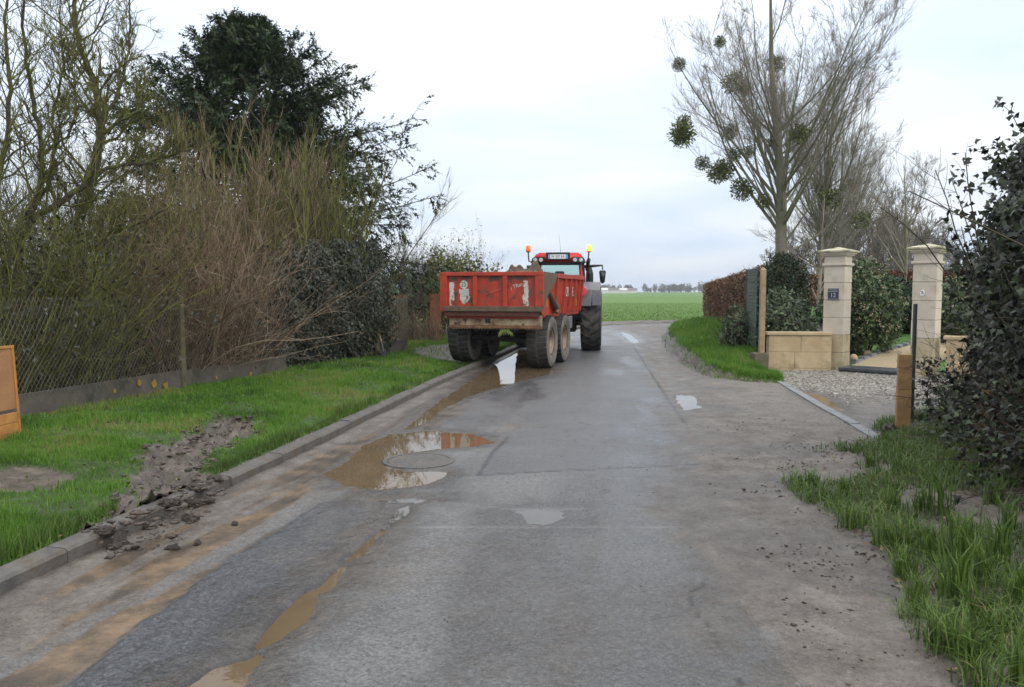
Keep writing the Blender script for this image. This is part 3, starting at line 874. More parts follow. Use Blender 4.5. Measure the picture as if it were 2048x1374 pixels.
# ---- driveway edging stones
M_EDGE = mat_plain('edging_stone', (.24, .245, .25), (.14, .145, .15), 6, .6, .4, 50)
edging = tag(empty('driveway_edging', (0, 0, 0)), 'line of flat grey edging stones across the driveway mouth', None, None, 'structure')
_m = MB(); _m.box(-.07, .07, -.488, .488, -.08, .028, .006)
_e0 = _m.build('edging_stone', M_EDGE, edging); _first = True
_es = np.concatenate([[0], np.cumsum(np.hypot(*np.diff(DRIVE_K, axis=0).T))])
for s_ in np.arange(.5, _es[-1] + .2, 1.0):
    p = np.array([np.interp(s_, _es, DRIVE_K[:, i]) for i in (0, 1)]); q = np.array([np.interp(min(s_ + .3, _es[-1]), _es, DRIVE_K[:, i]) for i in (0, 1)]); p0_ = np.array([np.interp(s_ - .3, _es, DRIVE_K[:, i]) for i in (0, 1)])
    o = _e0 if _first else link(_e0.copy(), edging); _first = False
    o.location = (p[0], p[1], rng.normal(0, .004)); o.rotation_euler = (0, 0, -math.atan2(q[0] - p0_[0], q[1] - p0_[1]))

# ---- clods of mud and turf by the kerb
M_CLOD = mat_plain('wet_clod', (.10, .074, .055), (.038, .027, .020), 14, .55, .8, 40)
def clod(x, y, z, s, flat, label, group):
    bm = bmesh.new(); bmesh.ops.create_icosphere(bm, subdivisions=3, radius=1)
    o1 = rng.uniform(0, 50, 2)
    for v in bm.verts:
        n = float(fbm(np.array([v.co.x * 1.6 + o1[0]]), np.array([v.co.y * 1.6 + v.co.z * 1.3 + o1[1]]), 4)[0])
        n2 = float(fbm(np.array([v.co.x * 4.5 + v.co.z * 3 + o1[1]]), np.array([v.co.y * 4.5 - v.co.z * 3.3 + o1[0]]), 3)[0])
        v.co *= .25 + .95 * n + .85 * (n2 - .2)
        v.co.z *= flat
    me = bpy.data.meshes.new('mud_clod'); bm.to_mesh(me); bm.free(); me.materials.append(M_CLOD)
    o = link(bpy.data.objects.new('mud_clod', me)); o.location = (x, y, z); o.scale = (s, s * rng.uniform(.5, .9), s); o.rotation_euler = (0, 0, rng.uniform(0, 6))
    return tag(o, label, 'clod', group)
for px_, py_, s_, fl_ in [(405, 1000, .10, .45), (380, 1030, .07, .45), (340, 1020, .10, .35), (235, 1082, .09, .5), (212, 1078, .08, .45), (262, 1086, .05, .5), (432, 972, .08, .45), (392, 990, .09, .4), (300, 1045, .05, .5)]:
    gx, gy = G(px_, py_, .05)
    onk = gx < kerbX(gy)
    clod(gx, gy, (.10 if onk else .01) + s_ * .12, s_, fl_, 'wet clod of mud and torn turf spilled over the kerb from the rut', 'mud clods at the kerb')
clod(*G(838, 718, .14), .15, .09, .6, 'lone brown clod lying on the grass near the shovel', None)
for px_, py_, s_ in [(345, 1100, .05), (395, 1090, .04), (470, 1050, .04)]:
    gx, gy = G(px_, py_, 0)
    clod(gx, gy, .01, s_, .5, 'small crumb of mud on the silted gutter', 'mud crumbs in the gutter')

def _rut_lumps():
    n = 3800
    P_ = np.array(RUT); x = rng.uniform(P_[:, 0].min() - .1, P_[:, 0].max() + .1, n); y = rng.uniform(P_[:, 1].min() - .1, P_[:, 1].max() + .1, n)
    k = poly_sd(x, y, RUT) < .06; x, y = x[k], y[k]; n = len(x)
    z = verge_z(x, y)[0]; sz = .006 + .034 * rng.random(n) ** 4
    T = unit(rng.normal(0, 1, (n, 12, 3)))
    ico = bmesh.new(); bmesh.ops.create_icosphere(ico, subdivisions=1, radius=1); ico.verts.ensure_lookup_table()
    base = np.array([v.co[:] for v in ico.verts]); Fc = np.array([[v.index for v in f.verts] for f in ico.faces]); ico.free()
    V = base[None] * rng.uniform(.45, 1.35, (n, len(base), 1)) * sz[:, None, None] * np.stack([rng.uniform(.7, 1.8, n), rng.uniform(.6, 1.2, n), rng.uniform(.22, .6, n)], 1)[:, None]
    a = rng.uniform(0, 6.3, n); ca, sa = np.cos(a)[:, None], np.sin(a)[:, None]
    V = np.stack([V[..., 0] * ca - V[..., 1] * sa, V[..., 0] * sa + V[..., 1] * ca, V[..., 2]], -1) + np.stack([x, y, z + sz * .2], 1)[:, None]
    F_ = (np.arange(n)[:, None, None] * len(base) + Fc[None]).reshape(-1, 3)
    tag(np_obj('rut_lumps', V.reshape(-1, 3), F_, M_CLOD), 'loose lumps of torn mud lying in the rut of the verge', 'mud', None, 'stuff')
_rut_lumps()

# ================================================================== TIPPING TRAILER AND TRACTOR
M_RED = mat_plain('trailer_red', (.47, .050, .022), (.33, .036, .018), 4, .5, .15, 30, wear=((.10, .055, .036), 5.0, .56, .12))
M_REDD = mat_plain('tailgate_red', (.46, .050, .023), (.31, .036, .019), 5, .55, .2, 30, wear=((.085, .050, .034), 4.2, .50, .11))
M_MUDRED = mat_plain('mud_caked_steel', (.15, .10, .065), (.10, .065, .042), 9, .8, .4, 40, wear=((.30, .05, .03), 8, .62, .06))
M_CREAM = mat_plain('rusty_cream_steel', (.42, .34, .22), (.20, .12, .07), 5, .65, .3, 40, wear=((.085, .042, .022), 6, .52, .10))
M_DARK = mat_plain('chassis_black', (.035, .032, .03), (.018, .016, .015), 9, .7, .3, 40, wear=((.09, .07, .05), 4, .58, .15))
M_TYRE = mat_plain('tyre_rubber', (.038, .036, .036), (.02, .019, .019), 10, .75, .3, 40, wear=((.15, .125, .10), 3.5, .56, .2))
M_TYREMUD = mat_plain('dusty_tyre_wall', (.20, .175, .15), (.10, .09, .08), 6, .85, .3, 30)
M_TREADMUD = mat_plain('muddy_tread', (.13, .11, .092), (.06, .053, .046), 7, .85, .3, 30)
M_RIM = mat_plain('muddy_rim', (.36, .27, .18), (.18, .12, .08), 9, .7, .3, 40)
M_GREY = mat_plain('grey_plastic', (.20, .20, .21), (.15, .15, .16), 5, .55, .05, 60)
M_BLK = mat_plain('black_plastic', (.022, .024, .025), (.015, .016, .017), 5, .45)
M_CABRED = mat_plain('tractor_red', (.62, .02, .02), (.5, .018, .018), 3, .3, 0)
M_WHITE = mat_plain('worn_white_sticker', (.62, .60, .55), (.46, .43, .37), 9, .7, 0, 10, wear=((.20, .11, .055), 8, .55, .06))
M_PLATE = mat_plain('plate_white', (.8, .82, .84), (.7, .72, .75), 3, .4)
M_INK = mat_plain('print_black', (.015, .015, .015), (.03, .03, .03), 5, .5)
M_BLUE = mat_plain('plate_blue', (.05, .22, .62), (.05, .2, .55), 5, .4)
M_GLASS_T = None
def mat_glass():
    m, nt, b = newmat('cab_glass')
    tr = N(nt, 'ShaderNodeBsdfTransparent'); tr.inputs[0].default_value = (.72, .86, .84, 1)
    gl = N(nt, 'ShaderNodeBsdfGlossy'); gl.inputs['Roughness'].default_value = .03
    fr = N(nt, 'ShaderNodeFresnel'); fr.inputs[0].default_value = 1.5
    mx = N(nt, 'ShaderNodeMixShader')
    L(nt, fr.outputs[0], mx.inputs[0]); L(nt, tr.outputs[0], mx.inputs[1]); L(nt, gl.outputs[0], mx.inputs[2])
    L(nt, mx.outputs[0], nt.nodes['Material Output'].inputs['Surface'])
    return m
M_GLASS = mat_glass()
def mat_emit(name, c, s):
    m, nt, b = newmat(name)
    b.inputs['Base Color'].default_value = (*c, 1); b.inputs['Emission Color'].default_value = (*c, 1); b.inputs['Emission Strength'].default_value = s
    b.inputs['Roughness'].default_value = .2
    return m
def tyre(parent, c, R, w, name, lugs, rimr, mud_side, chevron, sign=1):
    """wheel about the x axis at centre c; sign: outer side (+x or -x)"""
    m = MB()
    h = w / 2
    m.lathe([(rimr, -h * .72), (rimr * 1.08, -h * .88), (R * .80, -h * 1.0), (R * .93, -h * .93), (R * .965, -h * .78), (R * .975, 0), (R * .965, h * .78), (R * .93, h * .93), (R * .80, h * 1.0), (rimr * 1.08, h * .88), (rimr, h * .72)], 44, 'x')
    for k in range(lugs):                              # tread bars
        a = 2 * math.pi * k / lugs
        for side in (-1, 1):
            a0 = a + (math.pi / lugs if side > 0 else 0)
            if chevron:
                p = []
                for t_, off in ((.02, .0), (.45, .055 / R), (.95, .20 / R)):
                    p.append((side * h * t_, a0 - off))
                th = .075 / R
                for (xa, aa), (xb, ab) in zip(p[:-1], p[1:]):
                    ra, rb = R * .955, R * 1.01
                    def q(x, an, r): return (x, r * math.cos(an), r * math.sin(an))
                    m.hexa([q(xa, aa - th / 2, ra), q(xb, ab - th / 2, ra), q(xb, ab + th / 2, ra), q(xa, aa + th / 2, ra), q(xa, aa - th / 2, rb), q(xb, ab - th / 2, rb * .99), q(xb, ab + th / 2, rb * .99), q(xa, aa + th / 2, rb)])
            else:
                th = .045 / R; sk = .03 / R
                def q(x, an, r): return (x, r * math.cos(an), r * math.sin(an))
                xa, xb = side * h * .1, side * h * .93
                m.hexa([q(xa, a0 - th, R * .955), q(xb, a0 - th - sk, R * .92), q(xb, a0 + th - sk, R * .92), q(xa, a0 + th, R * .955), q(xa, a0 - th, R * 1.0), q(xb, a0 - th - sk, R * .975), q(xb, a0 + th - sk, R * .975), q(xa, a0 + th, R * 1.0)])
    t = m.build(name, M_TYRE, parent)
    t.location = c
    t.data.materials.append(mud_side)
    nl = 10 * 44
    t.data.materials.append(M_TREADMUD)
    for p in t.data.polygons:                         # dusty side walls, mud between the dark tread bars
        cx = np.mean([t.data.vertices[v].co.x for v in p.vertices])
        if p.index < nl: p.material_index = 1 if abs(p.normal.x) > .55 and abs(cx) > h * .8 else 2
        p.use_smooth = False
    m = MB()
    s = sign * h
    prof = [(rimr * 1.02, s * .74), (rimr * .96, s * .80), (rimr * .90, s * .72), (rimr * .84, s * .30), (rimr * .45, s * .22), (rimr * .36, s * .42), (rimr * .18, s * .46), (rimr * .17, s * .60), (.01, s * .62)]
    m.lathe(prof, 32, 'x')
    for k in range(8):
        a = 2 * math.pi * k / 8
        m.lathe([(.018, s * .22), (.018, s * .30), (.002, s * .31)], 8, 'x', (0, rimr * .62 * math.cos(a), rimr * .62 * math.sin(a)))
    rm = m.build('rim', M_RIM, t, True)
    return t

TR_HEAD = rad(16)
TR_X, TR_Y = -.464, 17.228
trailer = tag(empty('tipping_trailer', (TR_X, TR_Y, 0), -TR_HEAD), 'battered red tandem-axle tipping trailer parked half on the verge', 'trailer')
HW = 1.19; TL = 4.75; Z0, Z1 = 1.31, 2.17
# tailgate: recessed sheet, posts, ribs, rails
tg = MB(); tg.box(-HW + .05, HW - .05, .045, .075, Z0 + .02, Z1 - .02)
tailgate = tg.build('tailgate', M_REDD, trailer)
xs_posts = [(-HW, -HW + .165), (-.418, -.315), (.275, .378), (HW - .185, HW)]
for a_, b_ in xs_posts:
    MB().box(a_, b_, -.02, .044, Z0 + .105, Z1 - .088, .008).build('post', M_RED, tailgate)
MB().box(-HW, HW, -.022, .05, Z1 - .085, Z1, .01).build('top_rail', M_RED, tailgate)
MB().box(-HW + .06, HW - .03, -.03, .05, Z0 - .01, Z0 + .103, .01).build('bottom_rail', M_MUDRED, tailgate)
MB().box(-HW, -HW + .058, -.025, .05, Z0 - .02, Z0 + .103, .008).build('hinge_plate', M_RED, tailgate)
MB().box(-1.1, 1.1, .0, .075, Z0 - .12, Z0 - .012, .008).build('dark_lip', mat_plain('dark_lip', (.13, .03, .02), (.05, .02, .015), 9, .7), tailgate)  # dark red-brown strip across the tub below the tailgate
# diagonal dent line
MB().hexa([(-.17, .030, 1.645), (.46, .030, 1.845), (.46, .044, 1.845), (-.17, .044, 1.645), (-.17, .034, 1.672), (.46, .034, 1.868), (.46, .044, 1.868), (-.17, .044, 1.672)]).build('crease', M_REDD, tailgate)
def rag_poly(pts, y, th, name, mat, parent, jit=.008, sub=5):
    out = []
    n = len(pts)
    for i in range(n):
        a, b = np.array(pts[i]), np.array(pts[(i + 1) % n])
        for k in range(sub):
            p = a + (b - a) * k / sub + rng.normal(0, jit, 2) * (k > 0)
            out.append((p[0], p[1]))
    m = MB(); m.prism(out, 'y', y, y + th)
    return m.build(name, mat, parent)
rag_poly([(-.99, 1.945), (-.875, 1.95), (-.87, 1.6), (-.865, 1.56), (-.94, 1.52), (-.93, 1.425), (-.98, 1.425)], .041, .003, 'sticker', M_WHITE, tailgate)
rag_poly([(-.755, 1.80), (-.53, 1.80), (-.525, 1.64), (-.51, 1.58), (-.56, 1.52), (-.64, 1.455), (-.70, 1.50), (-.74, 1.6)], .041, .003, 'sticker', M_WHITE, tailgate)
rag_poly([(.715, 1.975), (.83, 1.98), (.845, 1.75), (.83, 1.60), (.845, 1.43), (.73, 1.43), (.715, 1.62), (.74, 1.80)], .041, .003, 'sticker', M_WHITE, tailgate, .012)
_m = MB(); _m.lathe([(.092, .040), (.092, .0435)], 32, 'y', (-.648, 0, 1.895)); disc = _m.build('speed_disc', M_WHITE, tailgate)
RX = Matrix.Rotation(rad(90), 4, 'X')
text_obj('number_25', '25', .135, M_INK, disc, Matrix.Translation((-.648, .039, 1.893)) @ RX, (.9, 1.15), .001)
M_FADE = mat_plain('faded_print', (.30, .32, .36), (.42, .42, .43), 9, .7)
for z_, w_ in ((1.765, .085), (1.725, .075), (1.675, .080), (1.63, .06)):
    MB().box(-.645 - w_, -.645 + w_, .0402, .0409, z_ - .009, z_ + .009).build('faded_print', M_FADE, tailgate)
TILT = Matrix.Rotation(rad(-19), 4, 'Y') @ RX
text_obj('painted_letter', 'I', .13, M_WHITE, tailgate, Matrix.Translation((.455, .040, 1.80)) @ TILT, (.8, 1), .0005)
text_obj('painted_letters', 'TRan', .12, M_WHITE, tailgate, Matrix.Translation((.60, .040, 1.868)) @ TILT, (.85, 1), .0005)
# tub
wl = MB()
zb = 1.22
def tub_half(s):                                      # skin with an inward slope towards the floor
    wl.hexa([(s * .99, .08, 1.20), (s * 1.05, .08, 1.20), (s * 1.05, TL, 1.20), (s * .99, TL, 1.20), (s * 1.08, .08, Z1 - .01), (s * 1.13, .08, Z1 - .01), (s * 1.13, TL, Z1 - .01), (s * 1.08, TL, Z1 - .01)])
tub_half(1); tub_half(-1)
wl.box(-1.08, 1.08, TL - .06, TL, 1.2, Z1 + .02)
wl.box(-1.04, 1.04, .08, TL - .06, 1.14, 1.24)
tub = wl.build('tub', M_RED, trailer)
for s in (-1, 1):
    MB().box(*sorted((s * 1.06, s * HW)), 1.45, TL, Z1 - .12, Z1 - .012, .008).build('top_rail', M_RED, tub)
    for yy in (1.50, 2.40, 3.05, 3.65, 4.22, TL - .10):
        MB().hexa([(s * 1.04, yy, 1.22), (s * 1.10, yy, 1.24), (s * 1.10, yy + .09, 1.24), (s * 1.04, yy + .09, 1.22), (s * 1.08, yy, Z1 - .125), (s * HW - s * .01, yy, Z1 - .125), (s * HW - s * .01, yy + .09, Z1 - .125), (s * 1.08, yy + .09, Z1 - .125)]).build('rib', M_RED, tub)
    # rear gusset plate caked in mud, and the red wing below it
    m = MB(); m.prism([(.06, Z1), (1.50, Z1 - .01), (1.38, 2.02), (1.08, 1.90), (.62, 1.72), (.36, 1.56), (.16, 1.40), (.06, 1.36)], 'x', *sorted((s * 1.135, s * 1.175)))
    m.build('gusset', M_MUDRED, tub)
    m = MB(); m.prism([(.05, 1.28), (.30, 1.18), (.78, 1.24), (.80, 1.60), (.42, 1.64), (.06, 1.48)], 'x', *sorted((s * 1.085, s * 1.133)))
    m.build('wing_plate', M_RED, tub)
    MB().tube([(s * 1.16, .62, 1.74), (s * 1.15, 1.46, 1.36)], [.055, .07], 10).build('tailgate_ram', M_MUDRED, tub)
    MB().tube([(s * 1.16, 1.46, 1.30), (s * 1.16, 1.52, 1.42), (s * 1.16, 1.40, 1.24)], .045, 8).build('ram_pivot', M_CREAM, tub)
text_obj('side_letters', 'OR', .34, M_WHITE, tub, Matrix.Translation((1.135, 2.72, 1.72)) @ Matrix.Rotation(rad(90), 4, 'Z') @ RX, (.75, 1), .003)
text_obj('side_letters', 'E', .34, M_WHITE, tub, Matrix.Translation((1.135, 3.42, 1.72)) @ Matrix.Rotation(rad(90), 4, 'Z') @ RX, (.8, 1), .003)
MB().box(1.105, 1.112, 3.96, 4.02, 1.36, 1.54).build('reflector', mat_plain('amber_reflector', (.75, .38, .05), None, 4, .3), tub)
MB().box(1.136, 1.142, .50, .56, 1.40, 1.56).build('reflector', bpy.data.materials['amber_reflector'], tub)
# rear beam, chassis, axles
rb = MB(); rb.box(-1.02, 1.12, .10, .22, .985, 1.215, .015); beam = rb.build('rear_beam', M_CREAM, trailer)
MB().box(-1.0, 1.13, .04, .20, .925, .983, .012).build('rust_sill', mat_plain('rust_sill', (.24, .12, .055), (.11, .05, .025), 7, .8, .4), beam)
_m = MB(); _m.box(-.165, -.045, .085, .16, 1.04, 1.15); _m.build('socket', M_BLK, beam)
for x_ in np.arange(-.92, 1.12, .068):
    MB().box(x_, x_ + .026, .055, .085, .905, .932, 0).build('tooth', M_CREAM, beam)
m = MB()
for s in (-1, 1):
    m.box(s * .42 - .06, s * .42 + .06, .24, TL + .3, .82, 1.13, .01)
m.box(-.48, .48, .95, 1.08, .86, 1.1); m.box(-.48, .48, 2.4, 2.55, .86, 1.1)
m.box(-.9, .9, 3.3, 3.5, .9, 1.1)
chassis = m.build('chassis', M_DARK, trailer)
MB().box(.80, 1.06, 3.15, 3.75, .78, 1.10, .02).build('toolbox', M_GREY, chassis)
MB().tube([(0, TL - .2, .78), (0, 5.9, .62)], [.11, .08], 10).build('drawbar', M_DARK, trailer)
lift = .095                                            # the left wheels stand on the verge
for yy in (.98, 2.42):
    MB().tube([(-.85, yy, .60 + lift * .85), (.85, yy, .60 + lift * .15)], .075, 10).build('axle', M_DARK, trailer)
    for s in (-1, 1):
        tyre(trailer, (s * .93, yy, .60 + (lift if s < 0 else 0)), .605, .50, 'tyre', 30, .30, M_TYREMUD, False, s)
m = MB()
for k in range(14):
    a = rng.uniform(-.09, .09); m.tube([(.30 + a, .12, .93), (.30 + a * 1.5, .10, .84), (.30 + a * 2.2 + rng.normal(0, .02), .11, .76 + rng.uniform(-.04, .06))], [.007, .008, .003], 4)
m.build('tangled_weed', mat_plain('yellow_weed', (.50, .52, .22), (.3, .4, .12), 9, .8), beam)['kind'] = 'stuff'
# soil heaped inside
def soil():
    xs = np.linspace(-1.04, 1.04, 46); ys = np.linspace(.12, TL - .1, 90)
    X, Y = np.meshgrid(xs, ys)
    n = fbm(X * 2.2 + 3, Y * 2.2, 4); n2 = fbm(X * 6, Y * 6, 4)
    Z = 1.90 + .20 * sstep(.8, 2.6, Y) * sstep(1.1, .5, np.abs(X)) * (.3 + n) + (n2 - .5) * .20
    for cx, cy, hh, rr in ((-.12, 3.7, .26, .30), (.06, 3.95, .26, .22), (-.62, 3.3, .16, .30), (-.42, 3.5, .12, .2), (-.25, 3.2, .10, .2)):
        Z += hh * np.exp(-(((X - cx) ** 2 + (Y - cy) ** 2) / rr ** 2) ** 2) * (.55 + .9 * n2)
    nr, nc = X.shape
    i = np.arange(nr - 1)[:, None] * nc + np.arange(nc - 1)[None, :]
    Fq = np.stack([i, i + 1, i + nc + 1, i + nc], -1).reshape(-1, 4)
    o = np_obj('soil_heap', np.stack([X.ravel(), Y.ravel(), Z.ravel()], 1), Fq, mat_plain('load_soil', (.14, .095, .06), (.06, .04, .027), 7, .9, .8, 30))
    o.location = (TR_X, TR_Y, 0); o.rotation_euler = (0, 0, -TR_HEAD)
    return tag(o, 'heap of brown soil filling the red trailer', 'soil')
soil()

# ---- tractor
TC_HEAD = rad(7)
tractor = tag(empty('tractor', (1.41, 23.3, 0), -TC_HEAD), 'red tractor with roof beacons hitched in front of the tipping trailer', 'tractor')
RR = .95
for s in (-1, 1):
    tyre(tractor, (s * .95, 0, RR - .01 + (.06 if s < 0 else 0)), RR, .60, 'rear_tyre', 20, .46, M_TYRE, True, s)
    tyre(tractor, (s * .92, 2.75, .70 + (.05 if s < 0 else 0)), .70, .48, 'front_tyre', 18, .34, M_TYRE, True, s)
    # grey mudguard: arc over the rear wheel
    m = MB()
    n = 14
    for i in range(n):
        a0, a1 = rad(28 + i * 10.5), rad(28 + (i + 1) * 10.5)
        def q(x, an, r): return (x, -r * math.cos(an), RR + r * math.sin(an))
        xa, xb = sorted((s * .62, s * 1.22))
        m.hexa([q(xa, a0, 1.03), q(xb, a0, 1.03), q(xb, a1, 1.03), q(xa, a1, 1.03), q(xa, a0, 1.07), q(xb, a0, 1.07), q(xb, a1, 1.07), q(xa, a1, 1.07)])
    m.box(*sorted((s * .66, s * .97)), -1.09, -.97, 1.32, 1.80, .02)
    m.box(*sorted((s * .99, s * 1.24)), -1.085, -.965, 1.34, 1.79, .02)
    fnd = m.build('mudguard', M_GREY, tractor)
    m = MB(); m.lathe([(.02, -.03), (.14, -.025), (.15, .0), (.15, .06)], 24, 'y', (s * .70, -1.12, 1.74))
    m.build('tail_lamp', mat_plain('red_lens_%d' % s, (.75, .10, .12), (.65, .08, .1), 5, .25), fnd)
m = MB(); m.box(-.28, .28, -.55, 3.3, .62, 1.15, .03); m.box(-.50, .50, -.35, .5, .55, 1.0, .04)
m.tube([(-.8, 0, .95), (.8, 0, .95)], .14, 12); m.tube([(-.8, 2.75, .7), (.8, 2.75, .7)], .10, 12)
m.tube([(0, -.5, .62), (0, -1.1, .60)], .08, 8)
tch = m.build('chassis', M_DARK, tractor)
m = MB(); m.hexa([(-.42, 1.5, 1.15), (.42, 1.5, 1.15), (.36, 3.7, 1.05), (-.36, 3.7, 1.05), (-.42, 1.5, 1.85), (.42, 1.5, 1.85), (.34, 3.7, 1.62), (-.34, 3.7, 1.62)], .06)
m.build('bonnet', M_CABRED, tractor)
# cab
cz0, cz1 = 1.12, 2.62
m = MB(); m.box(-.74, .74, -.5, 1.3, .98, 1.18, .03); cabf = m.build('cab_floor', M_BLK, tractor)
def post(p, q, w, name, mat): MB().tube([p, q], [w, w], 6).build(name, mat, tractor)
for s in (-1, 1):
    post((s * .76, -.50, 1.15), (s * .62, -.46, cz1), .055, 'cab_pillar', M_CABRED)
    post((s * .76, 1.25, 1.15), (s * .66, 1.05, cz1), .05, 'cab_pillar', M_BLK)
    post((s * .79, .35, 1.15), (s * .68, .35, cz1), .035, 'cab_pillar', M_BLK)
def pane(pts, name='window'):
    bm = bmesh.new(); bm.faces.new([bm.verts.new(p) for p in pts]); me = bpy.data.meshes.new(name); bm.to_mesh(me); bm.free(); me.materials.append(M_GLASS)
    link(bpy.data.objects.new(name, me), tractor)
pane([(-.70, -.49, 1.3), (.70, -.49, 1.3), (.59, -.46, 2.6), (-.59, -.46, 2.6)], 'rear_window')
pane([(-.70, 1.24, 1.3), (.70, 1.24, 1.3), (.62, 1.05, 2.6), (-.62, 1.05, 2.6)], 'windscreen')
for s in (-1, 1):
    pane([(s * .76, -.46, 1.2), (s * .76, 1.2, 1.2), (s * .66, 1.02, 2.6), (s * .63, -.43, 2.6)], 'side_window')
MB().box(-.68, .68, -.50, -.44, 1.18, 1.34, .01).build('window_frame', M_BLK, tractor); MB().box(-.66, .66, -.51, -.45, 2.50, 2.60, .01).build('window_frame', M_BLK, tractor)
m = MB(); m.box(-.26, .26, .1, .55, 1.2, 1.62, .08); m.box(-.25, .25, .05, .2, 1.55, 2.12, .07); m.box(-.14, .14, .05, .17, 2.13, 2.34, .05); m.build('seat', M_BLK, tractor)
m = MB(); m.box(-.62, .62, 1.0, 1.2, 1.2, 1.75, .05); m.tube([(0, 1.0, 1.7), (0, .8, 1.95)], .04, 8); m.lathe([(.19, -.012), (.20, .012)], 20, 'y', (0, .78, 1.97)); m.build('dashboard', M_BLK, tractor)
# roof
m = MB()
m.hexa([(-.80, -.66, 2.60), (.80, -.66, 2.60), (.76, 1.35, 2.60), (-.76, 1.35, 2.60), (-.62, -.56, 2.86), (.62, -.56, 2.86), (.58, 1.2, 2.88), (-.58, 1.2, 2.88)], .045)
roof = m.build('roof', M_CABRED, tractor, True)
MB().box(-.345, .345, -.74, -.62, 2.645, 2.86, .015).build('roof_panel', M_BLK, roof)
pl = MB(); pl.box(-.27, .27, -.748, -.742, 2.675, 2.80, .002); plate = pl.build('number_plate', M_PLATE, roof)
for xx in (-.255, .225):
    MB().box(xx, xx + .032, -.7505, -.749, 2.68, 2.795).build('plate_band', M_BLUE, plate)
text_obj('plate_text', 'W 507 EA', .105, M_INK, plate, Matrix.Translation((0, -.7495, 2.737)) @ RX, (.85, 1.05), .0006)
M_LENS = mat_plain('lamp_lens', (.62, .63, .62), (.4, .41, .41), 20, .15)
for s in (-1, 1):
    MB().hexa([(s * .40, -.73, 2.585), (s * .80, -.68, 2.55), (s * .80, -.55, 2.55), (s * .40, -.55, 2.585), (s * .40, -.71, 2.74), (s * .74, -.66, 2.72), (s * .74, -.55, 2.72), (s * .40, -.55, 2.74)], .02).build('lamp_housing', M_BLK, roof)
    for xx in (.49, .66):
        m = MB(); m.lathe([(.055, -.765), (.058, -.75), (.05, -.70)], 18, 'y', (s * xx, 0.02 + .03 * (xx > .6), 2.645)); m.build('work_lamp', M_LENS, roof)
for s, lit in ((-1, False), (1, True)):
    st = MB(); st.tube([(s * .78, -.50, 2.58), (s * .86, -.52, 2.62), (s * .88, -.52, 2.88)], .02, 8)
    st.lathe([(.065, 2.875), (.06, 2.90)], 16, 'z', (s * .88, -.52, 0))
    bs = st.build('beacon_stalk', M_BLK, roof)
    m = MB(); m.lathe([(.066, 2.90), (.070, 2.94), (.066, 3.03), (.045, 3.07), (.005, 3.08)], 18, 'z', (s * .88, -.52, 0))
    d_ = m.build('beacon_dome', mat_emit('beacon_lit', (1.0, .26, .015), 4.5) if lit else mat_emit('beacon_faint_glow', (.95, .18, .015), .35), bs, True)  # the dome that is off also gets a faint added glow
    if lit: d_['label'] = 'lit amber beacon dome'
MB().tube([(.02, .2, 2.86), (.0, .18, 3.2), (-.03, .17, 3.42)], [.006, .004, .003], 5).build('antenna', M_BLK, roof)
# mirrors and stack
MB().tube([(.68, 1.05, 2.50), (1.02, .9, 2.52), (1.26, .8, 2.53), (1.27, .8, 2.40)], [.05, .04, .025, .02], 8).build('mirror_arm', M_BLK, tractor)
m = MB(); m.hexa([(1.20, .77, 1.98), (1.33, .77, 1.98), (1.33, .84, 1.98), (1.20, .84, 1.98), (1.155, .77, 2.38), (1.375, .77, 2.38), (1.375, .86, 2.38), (1.155, .86, 2.38)], .03); m.build('mirror', mat_plain('mirror_shell', (.035, .05, .05), (.025, .035, .035), 4, .3), tractor, True)
MB().tube([(-.68, 1.05, 2.50), (-1.06, .9, 2.50)], [.04, .05], 8).build('mirror_arm', M_BLK, tractor)
m = MB(); m.box(-1.26, -1.06, .82, .90, 2.02, 2.44, .03); m.build('mirror', bpy.data.materials['mirror_shell'], tractor, True)
m = MB(); m.tube([(.86, 1.35, 1.1), (.86, 1.35, 2.3), (.84, 1.35, 2.50)], [.13, .115, .08], 12); m.tube([(.80, .6, 2.40), (.84, .35, 2.62), (.86, .2, 2.68)], .06, 8); m.build('air_stack', M_BLK, tractor)

# ================================================================== LEFT SIDE: fence, shrubs, trees, grass
M_BARK = mat_plain('mossy_bark', (.075, .060, .042), (.035, .030, .022), 9, .9, .6, 40, wear=((.10, .115, .022), 5, .46, .12))
M_BARKD = mat_plain('dark_bark', (.06, .05, .04), (.03, .026, .022), 8, .9, .5, 40)
M_TWIG_TAN = mat_leaf('tan_stems', [(0, (.10, .062, .035)), (.35, (.19, .125, .075)), (.75, (.29, .205, .135)), (1, (.42, .33, .24))], .8)
M_TWIG_OLV = mat_leaf('mossy_stems', [(0, (.07, .055, .032)), (.4, (.105, .092, .040)), (.75, (.145, .15, .034)), (1, (.21, .225, .042))], .85)
M_TWIG_DRK = mat_leaf('dark_stems', [(0, (.035, .028, .02)), (.5, (.065, .052, .034)), (1, (.10, .085, .05))], .85)
M_IVYL = mat_leaf('grey_green_ivy', [(0, (.018, .022, .014)), (.5, (.036, .044, .028)), (.85, (.062, .066, .046)), (1, (.12, .125, .095))], .55, .35)
M_SPRUCE = mat_leaf('spruce_needles', [(0, (.010, .020, .007)), (.5, (.020, .040, .011)), (1, (.042, .068, .017))], .6, .3)
M_GRASS = mat_leaf('turf_blades', [(0, (.048, .095, .012)), (.3, (.085, .185, .018)), (.7, (.125, .255, .026)), (.9, (.17, .28, .045)), (1, (.26, .22, .09))], .55, .35, .25)
M_GRASSD = mat_leaf('kerb_grass', [(0, (.05, .075, .016)), (.45, (.075, .125, .024)), (.8, (.11, .16, .035)), (1, (.20, .17, .08))], .6, .3, .2)

